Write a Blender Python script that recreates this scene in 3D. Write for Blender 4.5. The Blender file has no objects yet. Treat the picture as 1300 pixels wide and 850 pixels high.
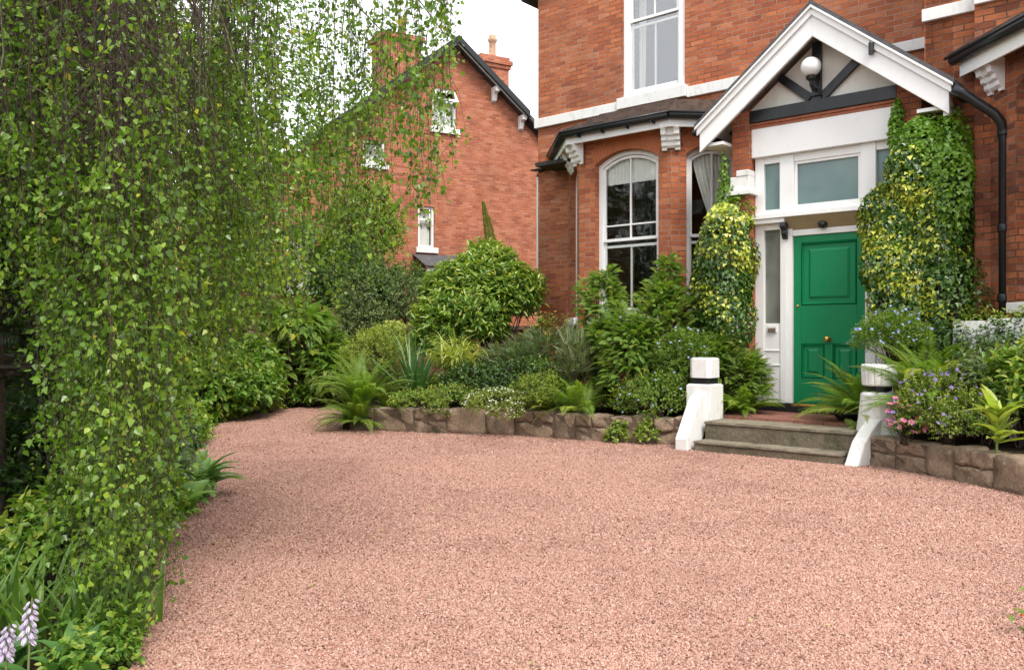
import bpy, bmesh, math, random
import numpy as np
from mathutils import Vector, Matrix
R = math.radians
sc = bpy.context.scene
col = sc.collection
random.seed(7)

# ------------------------------------------------------------------ helpers
def tag(o, label=None, cat=None, group=None, kind=None):
    if label: o['label'] = label
    if cat: o['category'] = cat
    if group: o['group'] = group
    if kind: o['kind'] = kind
    return o

def empty(name, loc=(0, 0, 0), rz=0.0, parent=None):
    o = bpy.data.objects.new(name, None)
    o.empty_display_size = .1
    col.objects.link(o)
    o.location = loc
    o.rotation_euler = (0, 0, rz)
    if parent: o.parent = parent
    return o

F_PX, CAM_H = 1075.0, 1.35
def at(px, py, d):
    """a point d metres ahead of the viewpoint (measuring aid)"""
    return np.array([(px - 650) / F_PX * d, d, CAM_H + (425 - py) / F_PX * d])

class MB:
    """collects boxes, prisms, tubes, lathes -> ONE mesh object"""
    def __init__(s): s.v = []; s.f = []
    def quad(s, a, b, c, d):
        n = len(s.v); s.v += [tuple(a), tuple(b), tuple(c), tuple(d)]; s.f.append((n, n+1, n+2, n+3)); return s
    def box(s, x0, x1, y0, y1, z0, z1):
        n = len(s.v)
        s.v += [(x0,y0,z0),(x1,y0,z0),(x1,y1,z0),(x0,y1,z0),(x0,y0,z1),(x1,y0,z1),(x1,y1,z1),(x0,y1,z1)]
        for q in ((0,3,2,1),(4,5,6,7),(0,1,5,4),(1,2,6,5),(2,3,7,6),(3,0,4,7)): s.f.append(tuple(n+i for i in q))
        return s
    def prism(s, poly, vec):
        """poly: planar 3-D loop, swept by vec"""
        n = len(s.v); k = len(poly); vec = Vector(vec)
        p = [Vector(q) for q in poly]
        nn = Vector((0,0,0))
        for i in range(k): nn += p[i].cross(p[(i+1) % k])
        if nn.dot(vec) > 0: p.reverse()
        s.v += [tuple(q) for q in p] + [tuple(q + vec) for q in p]
        s.f.append(tuple(range(n, n+k)))
        s.f.append(tuple(range(n+2*k-1, n+k-1, -1)))
        for i in range(k):
            j = (i+1) % k
            s.f.append((n+j, n+i, n+k+i, n+k+j))
        return s
    def tube(s, pts, rad, sides=8, cap=True):
        pts = [Vector(p) for p in pts]
        if not hasattr(rad, '__len__'): rad = [rad]*len(pts)
        n = len(s.v); ref = None
        for i, p in enumerate(pts):
            t = (pts[min(i+1, len(pts)-1)] - pts[max(i-1, 0)]).normalized()
            if ref is None: ref = Vector((0,0,1)) if abs(t.z) < .9 else Vector((1,0,0))
            a = t.cross(ref).normalized(); b = t.cross(a).normalized(); ref = -b if False else ref
            for k in range(sides):
                an = 2*math.pi*k/sides
                s.v.append(tuple(p + (a*math.cos(an) + b*math.sin(an))*rad[i]))
        for i in range(len(pts)-1):
            for k in range(sides):
                q = (k+1) % sides
                s.f.append((n+i*sides+k, n+i*sides+q, n+(i+1)*sides+q, n+(i+1)*sides+k))
        if cap:
            s.f.append(tuple(n+k for k in reversed(range(sides))))
            m = n+(len(pts)-1)*sides
            s.f.append(tuple(m+k for k in range(sides)))
        return s
    def lathe(s, prof, c=(0,0,0), seg=24, axis='z'):
        """prof: list of (r, h) from bottom to top"""
        n = len(s.v)
        for r, h in prof:
            for k in range(seg):
                an = 2*math.pi*k/seg
                if axis == 'z': s.v.append((c[0]+r*math.cos(an), c[1]+r*math.sin(an), c[2]+h))
                else: s.v.append((c[0]+r*math.cos(an), c[1]-h, c[2]+r*math.sin(an)))
        for i in range(len(prof)-1):
            for k in range(seg):
                q = (k+1) % seg
                s.f.append((n+i*seg+k, n+i*seg+q, n+(i+1)*seg+q, n+(i+1)*seg+k))
        s.f.append(tuple(n+k for k in reversed(range(seg))))
        m = n+(len(prof)-1)*seg
        s.f.append(tuple(m+k for k in range(seg)))
        return s
    def build(s, name, mat, parent=None, bevel=0, smooth=False, loc=None, fix=False):
        me = bpy.data.meshes.new(name)
        me.from_pydata(s.v, [], s.f); me.update()
        if fix:
            bm = bmesh.new(); bm.from_mesh(me)
            bmesh.ops.recalc_face_normals(bm, faces=bm.faces); bm.to_mesh(me); bm.free()
        uv = me.uv_layers.new(name='UVMap')
        for p in me.polygons:
            nx, ny, nz = p.normal
            h = math.hypot(nx, ny)
            for li in p.loop_indices:
                co = me.vertices[me.loops[li].vertex_index].co
                if abs(nz) < .8 and h > 1e-6:
                    uv.data[li].uv = ((-ny*co.x + nx*co.y)/h, co.z)
                else:
                    uv.data[li].uv = (co.x, co.y)
            p.use_smooth = smooth
        me.materials.append(mat)
        o = bpy.data.objects.new(name, me); col.objects.link(o)
        if parent: o.parent = parent
        if loc is not None: o.location = loc
        if bevel:
            m = o.modifiers.new('bevel', 'BEVEL'); m.width = bevel; m.segments = 2; m.limit_method = 'ANGLE'; m.angle_limit = R(40)
            m.harden_normals = False
        return o

# ------------------------------------------------------------------ materials
def new_mat(name):
    m = bpy.data.materials.new(name); m.use_nodes = True
    nt = m.node_tree; nt.nodes.clear()
    out = nt.nodes.new('ShaderNodeOutputMaterial')
    return m, nt, out
def N(nt, t, **kw):
    n = nt.nodes.new(t)
    for k, v in kw.items():
        if k in n.inputs.keys(): n.inputs[k].default_value = v
        else: setattr(n, k, v)
    return n
def ramp(nt, fac, stops, interp='LINEAR'):
    r = nt.nodes.new('ShaderNodeValToRGB'); r.color_ramp.interpolation = interp
    el = r.color_ramp.elements
    while len(el) > 1: el.remove(el[-1])
    el[0].position = stops[0][0]; el[0].color = (*stops[0][1], 1)
    for p, c in stops[1:]:
        e = el.new(p); e.color = (*c, 1)
    nt.links.new(fac, r.inputs['Fac'])
    return r.outputs['Color']
def mixc(nt, fac, a, b, blend='MIX'):
    m = nt.nodes.new('ShaderNodeMix'); m.data_type = 'RGBA'; m.blend_type = blend
    if isinstance(fac, (int, float)): m.inputs[0].default_value = fac
    else: nt.links.new(fac, m.inputs[0])
    for i, s in ((6, a), (7, b)):
        if isinstance(s, tuple): m.inputs[i].default_value = (*s, 1)
        else: nt.links.new(s, m.inputs[i])
    return m.outputs[2]
def noise(nt, vec, scale, detail=4, rough=.55, out='Fac'):
    n = nt.nodes.new('ShaderNodeTexNoise'); n.inputs['Scale'].default_value = scale
    n.inputs['Detail'].default_value = detail; n.inputs['Roughness'].default_value = rough
    if vec is not None: nt.links.new(vec, n.inputs['Vector'])
    return n.outputs[out]
def bump(nt, h, strength, dist, normal=None):
    b = nt.nodes.new('ShaderNodeBump'); b.inputs['Strength'].default_value = strength; b.inputs['Distance'].default_value = dist
    nt.links.new(h, b.inputs['Height'])
    if normal is not None: nt.links.new(normal, b.inputs['Normal'])
    return b.outputs['Normal']
def principled(nt, out, colr, rough=.5, normal=None, spec=.5, metal=0):
    p = nt.nodes.new('ShaderNodeBsdfPrincipled')
    if isinstance(colr, tuple): p.inputs['Base Color'].default_value = (*colr, 1)
    else: nt.links.new(colr, p.inputs['Base Color'])
    if isinstance(rough, (int, float)): p.inputs['Roughness'].default_value = rough
    else: nt.links.new(rough, p.inputs['Roughness'])
    p.inputs['Specular IOR Level'].default_value = spec
    p.inputs['Metallic'].default_value = metal
    if normal is not None: nt.links.new(normal, p.inputs['Normal'])
    if out is not None: nt.links.new(p.outputs[0], out.inputs['Surface'])
    return p
def objco(nt):
    return nt.nodes.new('ShaderNodeTexCoord').outputs['Object']

def brick_mat(name, tones, mortar, soot=.5, bw=.225, rh=.075, seed=0.):
    m, nt, out = new_mat(name)
    uv = nt.nodes.new('ShaderNodeTexCoord').outputs['UV']
    mp = nt.nodes.new('ShaderNodeMapping'); mp.inputs['Location'].default_value = (seed, 0, 0)
    nt.links.new(uv, mp.inputs['Vector'])
    # a little waviness so that joints are not ruler straight
    wn = noise(nt, mp.outputs[0], 9, 2, .5, 'Color')
    vm = nt.nodes.new('ShaderNodeVectorMath'); vm.operation = 'MULTIPLY_ADD'
    nt.links.new(wn, vm.inputs[0]); vm.inputs[1].default_value = (.012, .010, 0); nt.links.new(mp.outputs[0], vm.inputs[2])
    def brk(c1, c2, mo):
        b = nt.nodes.new('ShaderNodeTexBrick')
        b.inputs['Scale'].default_value = 1; b.inputs['Brick Width'].default_value = bw; b.inputs['Row Height'].default_value = rh
        b.inputs['Mortar Size'].default_value = .0062; b.inputs['Mortar Smooth'].default_value = .25
        b.inputs['Color1'].default_value = (*c1, 1); b.inputs['Color2'].default_value = (*c2, 1); b.inputs['Mortar'].default_value = (*mo, 1)
        b.offset = .5; b.squash = 1.0; b.squash_frequency = 2
        nt.links.new(vm.outputs[0], b.inputs['Vector'])
        return b
    b = brk((0, 0, 0), (1, 1, 1), (.5, .5, .5))
    base = ramp(nt, b.outputs['Color'], tones)
    co = objco(nt)
    fine = noise(nt, co, 60, 4, .65)
    base = mixc(nt, .55, base, ramp(nt, fine, [(.25, (.45, .42, .42)), (.75, (1.1, 1.08, 1.05))]), 'MULTIPLY')
    big = noise(nt, co, .9, 5, .6)
    base = mixc(nt, 1.0, base, ramp(nt, noise(nt, co, 6, 5, .7), [(.3, (.72, .68, .66)), (.5, (1, 1, 1)), (.72, (1.14, 1.16, 1.18))]), 'MULTIPLY')
    base = mixc(nt, ramp(nt, big, [(.46, (0, 0, 0)), (.66, (soot,)*3)]), base, mixc(nt, .6, base, (.05, .03, .028)))
    pale = noise(nt, co, 2.3, 5, .7)
    base = mixc(nt, ramp(nt, pale, [(.62, (0, 0, 0)), (.78, (.3, .3, .3))]), base, (.58, .36, .27))
    mor = mixc(nt, ramp(nt, noise(nt, co, 3, 3), [(.42, (0, 0, 0)), (.58, (1, 1, 1))]), mortar, tuple(c*.32 for c in mortar))
    c = mixc(nt, b.outputs['Fac'], base, mor)
    hb = nt.nodes.new('ShaderNodeMath'); hb.operation = 'MULTIPLY_ADD'
    nt.links.new(b.outputs['Fac'], hb.inputs[0]); hb.inputs[1].default_value = -1.0; nt.links.new(fine, hb.inputs[2])
    nrm = bump(nt, hb.outputs[0], 1.0, .008)
    principled(nt, out, c, .85, nrm, .25)
    return m

BRICK = brick_mat('red_brick', [(0, (.34, .10, .05)), (.1, (.43, .125, .056)), (.45, (.49, .15, .064)), (.8, (.56, .19, .08)), (1, (.54, .22, .12))], (.40, .26, .2), .6)
BRICK_S = brick_mat('sooty_red_brick', [(0, (.17, .06, .036)), (.2, (.32, .095, .042)), (.5, (.42, .135, .055)), (.8, (.5, .17, .07)), (1, (.36, .15, .09))], (.26, .17, .12), .95, seed=1.7)
BRICK_N = brick_mat('red_brick_neighbour', [(0, (.36, .115, .06)), (.15, (.46, .15, .08)), (.6, (.54, .18, .09)), (1, (.60, .24, .14))], (.46, .29, .22), .35, seed=3.3)
BRICK_G = brick_mat('garden_brick', [(0, (.10, .04, .03)), (.5, (.25, .085, .05)), (1, (.33, .13, .08))], (.2, .16, .13), .8, seed=7.1)

def paint(name, c, rough=.45, dirt=.25, dirtc=(.35, .32, .27), bmp=.15):
    m, nt, out = new_mat(name)
    co = objco(nt)
    mp = nt.nodes.new('ShaderNodeMapping'); mp.inputs['Scale'].default_value = (1, 1, .35); nt.links.new(co, mp.inputs['Vector'])
    n1 = noise(nt, mp.outputs[0], 14, 5, .65)
    cc = mixc(nt, ramp(nt, n1, [(.52, (0, 0, 0)), (.8, (dirt,)*3)]), c, dirtc)
    n2 = noise(nt, co, 45, 3)
    principled(nt, out, cc, ramp(nt, n1, [(.3, (rough,)*3), (.7, (min(1, rough+.2),)*3)]), bump(nt, n2, bmp, .003), .45)
    return m
WHITE = paint('white_paint', (.82, .815, .8), dirt=.14)
STONEWHITE = paint('white_masonry_paint', (.75, .745, .72), .7, .6, (.36, .36, .29), .5)
CREAM = paint('cream_render', (.8, .78, .71), .75, .3, (.5, .46, .38), .6)
BLACK = paint('black_gloss_paint', (.012, .013, .015), .28, .3, (.05, .05, .05), .2)
GREEN = paint('green_gloss_paint', (.0015, .20, .07), .3, .3, (.0, .11, .045), .25)
TAN = paint('tan_stone', (.35, .27, .15), .8, .4, (.2, .15, .08))
GREYTRIM = paint('weathered_grey_paint', (.45, .45, .42), .6, .4)
CURTAIN = paint('net_curtain', (.8, .8, .75), .9, .2, (.4, .4, .36))
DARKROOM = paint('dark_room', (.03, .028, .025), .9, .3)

def simple(name, c, rough=.5, metal=0, spec=.5, nz=None):
    m, nt, out = new_mat(name)
    if nz:
        cc = mixc(nt, ramp(nt, noise(nt, objco(nt), nz[0], 4), [(.35, (0, 0, 0)), (.65, (1, 1, 1))]), c, nz[1])
    else: cc = c
    principled(nt, out, cc, rough, None, spec, metal)
    return m
BRASS = simple('brass', (.75, .5, .16), .25, 1, nz=(30, (.5, .33, .1)))
LEAD = simple('lead', (.15, .16, .17), .6, nz=(8, (.3, .3, .3)))
POTCLAY = simple('buff_clay', (.5, .33, .2), .8, nz=(12, (.35, .2, .12)))
BARK = simple('bark', (.06, .043, .03), .9, nz=(25, (.14, .11, .085)))
TWIG = simple('twig', (.035, .022, .016), .85, nz=(40, (.075, .045, .03)))
GREENSTEM = simple('green_stem', (.10, .16, .04), .6, nz=(20, (.16, .17, .06)))

def glass_mat(name, tint=(.975, .985, .98), refl=1.0):
    m, nt, out = new_mat(name)
    fr = nt.nodes.new('ShaderNodeLayerWeight'); fr.inputs['Blend'].default_value = .5
    pwn = nt.nodes.new('ShaderNodeMath'); pwn.operation = 'POWER'; pwn.inputs[1].default_value = 4
    nt.links.new(fr.outputs['Facing'], pwn.inputs[0])
    mu = nt.nodes.new('ShaderNodeMath'); mu.operation = 'MULTIPLY_ADD'; mu.inputs[1].default_value = .9; mu.inputs[2].default_value = .045*refl
    nt.links.new(pwn.outputs[0], mu.inputs[0])
    tr = N(nt, 'ShaderNodeBsdfTransparent'); tr.inputs[0].default_value = (*tint, 1)
    gl = N(nt, 'ShaderNodeBsdfGlossy'); gl.inputs['Roughness'].default_value = .03
    w = noise(nt, objco(nt), 2.2, 2)
    nt.links.new(bump(nt, w, .12, .05), gl.inputs['Normal'])
    mx = nt.nodes.new('ShaderNodeMixShader')
    nt.links.new(mu.outputs[0], mx.inputs[0]); nt.links.new(tr.outputs[0], mx.inputs[1]); nt.links.new(gl.outputs[0], mx.inputs[2])
    nt.links.new(mx.outputs[0], out.inputs[0])
    return m
GLASS = glass_mat('window_glass', refl=1.3)
GLASS_UP = glass_mat('window_glass_upper', refl=4)
def frosted():
    m, nt, out = new_mat('obscured_glass')
    n = noise(nt, objco(nt), 1.6, 3)
    c = ramp(nt, n, [(.3, (.10, .17, .165)), (.7, (.17, .25, .24))])
    principled(nt, out, c, .16, bump(nt, noise(nt, objco(nt), 90, 2), .15, .003), .7)
    return m
FROST = frosted()
def frosted2():
    m, nt, out = new_mat('side_light_glass')
    n = noise(nt, objco(nt), 2.6, 3)
    c = ramp(nt, n, [(.3, (.13, .14, .12)), (.7, (.24, .25, .22))])
    principled(nt, out, c, .2, None, .6)
    return m
FROST2 = frosted2()
def globe():
    m, nt, out = new_mat('opal_globe'); principled(nt, out, (.85, .85, .83), .2, None, .6); return m
OPAL = globe()

def roof_mat(name, a, b):
    m, nt, out = new_mat(name)
    co = objco(nt)
    c = ramp(nt, noise(nt, co, 7, 6, .8), [(.35, a), (.65, b)])
    principled(nt, out, c, .8, bump(nt, noise(nt, co, 30, 4), .5, .01), .3)
    return m
TILE = roof_mat('roof_tiles', (.05, .035, .03), (.15, .10, .075))
SLATE = roof_mat('slate', (.055, .055, .06), (.12, .115, .115))

def stone_mat(name, a, b, lich=.5):
    m, nt, out = new_mat(name)
    co = objco(nt)
    c = ramp(nt, noise(nt, co, 3.2, 6, .7), [(.28, a), (.5, tuple((x+y)/2 for x, y in zip(a, b))), (.72, b)])
    c = mixc(nt, .6, c, ramp(nt, noise(nt, co, 38, 5, .7), [(.3, (.4, .4, .4)), (.7, (1.15, 1.15, 1.15))]), 'MULTIPLY')
    c = mixc(nt, ramp(nt, noise(nt, co, 9, 4, .6), [(.64, (0, 0, 0)), (.70, (lich,)*3)]), c, (.42, .38, .30))
    c = mixc(nt, ramp(nt, noise(nt, co, 2.1, 5, .7), [(.56, (0, 0, 0)), (.7, (.7, .7, .7))]), c, (.035, .05, .02))
    h = noise(nt, co, 22, 6, .7)
    principled(nt, out, c, .9, bump(nt, h, .9, .02), .2)
    return m
STONE = stone_mat('sandstone_blocks', (.15, .11, .075), (.46, .335, .235), .7)
STEPSTONE = stone_mat('stone_steps', (.11, .09, .06), (.25, .205, .145), .3)
MORTARM = stone_mat('wall_mortar', (.1, .075, .055), (.22, .15, .11), .1)
TREADSTONE = stone_mat('pale_step_tread', (.17, .145, .10), (.34, .29, .215), .4)  # paler than the step stone, so each tread stands apart from its riser
REDTILE = stone_mat('red_quarry_tile', (.24, .10, .075), (.33, .15, .115), .05)

def soil_mat():
    m, nt, out = new_mat('soil')
    co = objco(nt)
    c = ramp(nt, noise(nt, co, 12, 6, .7), [(.3, (.018, .012, .008)), (.7, (.06, .04, .026))])
    c = mixc(nt, ramp(nt, noise(nt, co, 1.1, 4), [(.5, (0, 0, 0)), (.7, (.6, .6, .6))]), c, (.03, .045, .012))
    principled(nt, out, c, .95, bump(nt, noise(nt, co, 40, 5), 1, .03), .1)
    return m
SOIL = soil_mat()

def gravel_mat():
    m, nt, out = new_mat('pink_gravel')
    co = objco(nt)
    wn = noise(nt, co, 60, 2, .5, 'Color')
    vm = nt.nodes.new('ShaderNodeVectorMath'); vm.operation = 'MULTIPLY_ADD'
    nt.links.new(wn, vm.inputs[0]); vm.inputs[1].default_value = (.012, .012, .0); nt.links.new(co, vm.inputs[2])
    def vor(scale, feat='F1'):
        v = nt.nodes.new('ShaderNodeTexVoronoi'); v.feature = feat; v.inputs['Scale'].default_value = scale
        v.inputs['Randomness'].default_value = 1
        nt.links.new(vm.outputs[0], v.inputs['Vector']); return v
    v = vor(78)
    sep = nt.nodes.new('ShaderNodeSeparateColor'); nt.links.new(v.outputs['Color'], sep.inputs[0])
    c = ramp(nt, sep.outputs[0], GR_STOPS)
    c = mixc(nt, .65, c, ramp(nt, v.outputs['Distance'], [(.0, (1.08, 1.08, 1.08)), (.45, (1, 1, 1)), (.8, (.42, .36, .35))]), 'MULTIPLY')
    big = noise(nt, co, .8, 5, .6)
    c = mixc(nt, 1.0, c, ramp(nt, big, [(.3, (.87, .84, .83)), (.5, (1, 1, 1)), (.72, (1.08, 1.07, 1.07))]), 'MULTIPLY')
    mid = noise(nt, co, 7, 4, .7)
    c = mixc(nt, 1.0, c, ramp(nt, mid, [(.28, (.72, .68, .66)), (.48, (1, 1, 1)), (.8, (1.05, 1.05, 1.05))]), 'MULTIPLY')
    inv = nt.nodes.new('ShaderNodeMath'); inv.operation = 'SUBTRACT'; inv.inputs[0].default_value = 1
    nt.links.new(v.outputs['Distance'], inv.inputs[1])
    nrm = bump(nt, inv.outputs[0], 1, .012)
    principled(nt, out, c, .9, nrm, .2)
    return m
GR_STOPS = [(0, (.10, .048, .036)), (.09, (.28, .125, .088)), (.25, (.395, .215, .16)), (.55, (.455, .262, .20)), (.85, (.51, .315, .25)), (.96, (.60, .40, .33)), (1, (.24, .17, .15))]
GRAVEL = gravel_mat()
def chip_mat():
    m, nt, out = new_mat('gravel_chips')
    a = nt.nodes.new('ShaderNodeAttribute'); a.attribute_name = 'tint'
    c = ramp(nt, a.outputs['Fac'], GR_STOPS)
    c = mixc(nt, .5, c, ramp(nt, noise(nt, objco(nt), 200, 2), [(.3, (.6, .6, .6)), (.7, (1.15, 1.15, 1.15))]), 'MULTIPLY')
    big = noise(nt, objco(nt), .8, 5, .6)
    c = mixc(nt, 1.0, c, ramp(nt, big, [(.3, (.87, .84, .83)), (.5, (1, 1, 1)), (.72, (1.08, 1.07, 1.07))]), 'MULTIPLY')
    principled(nt, out, c, .85, None, .25)
    return m
CHIP = chip_mat()

def leaf_mat(name, stops, transl=.35, rough=.45, spec=.5, tl=(1.25, 1.35, .6)):
    """stops: ramp over the per-leaf value 'tint'"""
    m, nt, out = new_mat(name)
    a = nt.nodes.new('ShaderNodeAttribute'); a.attribute_name = 'tint'
    c = ramp(nt, a.outputs['Fac'], stops)
    c = mixc(nt, .35, c, ramp(nt, noise(nt, objco(nt), 24, 3), [(.3, (.65, .7, .6)), (.7, (1.2, 1.15, 1.1))]), 'MULTIPLY')
    p = principled(nt, None, c, rough, None, spec)
    t = nt.nodes.new('ShaderNodeBsdfTranslucent')
    nt.links.new(mixc(nt, 1.0, c, tl, 'MULTIPLY'), t.inputs[0])
    mx = nt.nodes.new('ShaderNodeMixShader'); mx.inputs[0].default_value = transl
    nt.links.new(p.outputs[0], mx.inputs[1]); nt.links.new(t.outputs[0], mx.inputs[2])
    nt.links.new(mx.outputs[0], out.inputs[0])
    return m
def g3(d, m, l):
    d, m, l = [(c[0]*1.5 if c[0] < .3 else c[0]*1.1, c[1]*1.4 if c[1] < .3 else c[1]*1.1, c[2]*1.15) for c in (d, m, l)]
    return [(0, d), (.5, m), (.88, l), (1, tuple(min(.9, x*1.35) for x in l))]
LM = {
 'birch': leaf_mat('birch_leaf', [(0, (.05, .10, .012)), (.3, (.10, .20, .022)), (.65, (.19, .33, .038)), (.92, (.32, .46, .07)), (1, (.58, .52, .06))], .5, .28),
 'mid': leaf_mat('mid_green_leaf', g3((.04, .10, .014), (.095, .20, .026), (.19, .30, .045))),
 'dark': leaf_mat('dark_green_leaf', g3((.016, .04, .01), (.036, .085, .018), (.08, .15, .032)), .25, .4),
 'yew': leaf_mat('yew_needles', g3((.008, .02, .008), (.018, .04, .014), (.04, .08, .022)), .2, .5),
 'rhodo': leaf_mat('glossy_leaf', g3((.05, .115, .02), (.11, .215, .035), (.24, .36, .06)), .3, .3, .6),
 'lime': leaf_mat('lime_leaf', g3((.11, .19, .02), (.2, .31, .04), (.34, .42, .08))),
 'gold': leaf_mat('golden_leaf', g3((.14, .2, .03), (.36, .4, .08), (.6, .58, .2)), .35),
 'blue': leaf_mat('blue_green_leaf', g3((.05, .11, .04), (.10, .19, .08), (.2, .3, .16)), .3, .55),
 'grey': leaf_mat('grey_green_leaf', g3((.045, .075, .025), (.09, .14, .05), (.17, .22, .09)), .3, .6),
 'fern': leaf_mat('fern_leaf', g3((.065, .13, .018), (.13, .24, .03), (.24, .34, .055)), .45, .5),
 'spray': leaf_mat('feathery_leaf', g3((.07, .16, .025), (.13, .26, .04), (.22, .34, .06)), .45, .5),
 'ivy': leaf_mat('variegated_ivy_leaf', [(0, (.025, .075, .012)), (.3, (.06, .14, .02)), (.5, (.12, .22, .03)), (.6, (.34, .46, .03)), (.8, (.52, .55, .06)), (1, (.76, .73, .16))], .28, .32, .6),
 'ivyg': leaf_mat('green_ivy_leaf', g3((.07, .16, .02), (.15, .28, .03), (.28, .42, .05)), .4, .35),
 'yucca': leaf_mat('yucca_blade', g3((.03, .085, .03), (.06, .14, .05), (.13, .22, .10)), .15, .4),
 'hosta': leaf_mat('hosta_leaf', g3((.035, .10, .03), (.07, .16, .05), (.13, .24, .07)), .3, .4),
 'grass': leaf_mat('strap_leaf', g3((.05, .11, .02), (.10, .19, .035), (.17, .27, .07)), .35, .4),
 'white': leaf_mat('white_petal', g3((.65, .65, .62), (.75, .75, .72), (.8, .8, .78)), .3, .6, .3, (1, 1, 1)),
 'pink': leaf_mat('pink_petal', g3((.6, .1, .25), (.75, .2, .38), (.8, .4, .5)), .3, .6, .3, (1, .8, .8)),
 'violet': leaf_mat('violet_petal', g3((.12, .07, .35), (.2, .13, .5), (.35, .25, .6)), .3, .6, .3, (1, .9, 1)),
 'bluef': leaf_mat('blue_petal', g3((.2, .28, .6), (.32, .4, .75), (.5, .55, .8)), .3, .6, .3, (1, 1, 1)),
 'lilac': leaf_mat('lilac_petal', g3((.5, .42, .55), (.62, .54, .66), (.75, .7, .76)), .35, .5, .3, (1, 1, 1)),
 'red': leaf_mat('red_petal', g3((.5, .02, .02), (.7, .04, .03), (.75, .1, .05)), .3, .5, .3, (1, .6, .6)),
 'rust': leaf_mat('rusty_leaf', g3((.12, .06, .02), (.3, .14, .03), (.45, .25, .05)), .3, .5),
}
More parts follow.
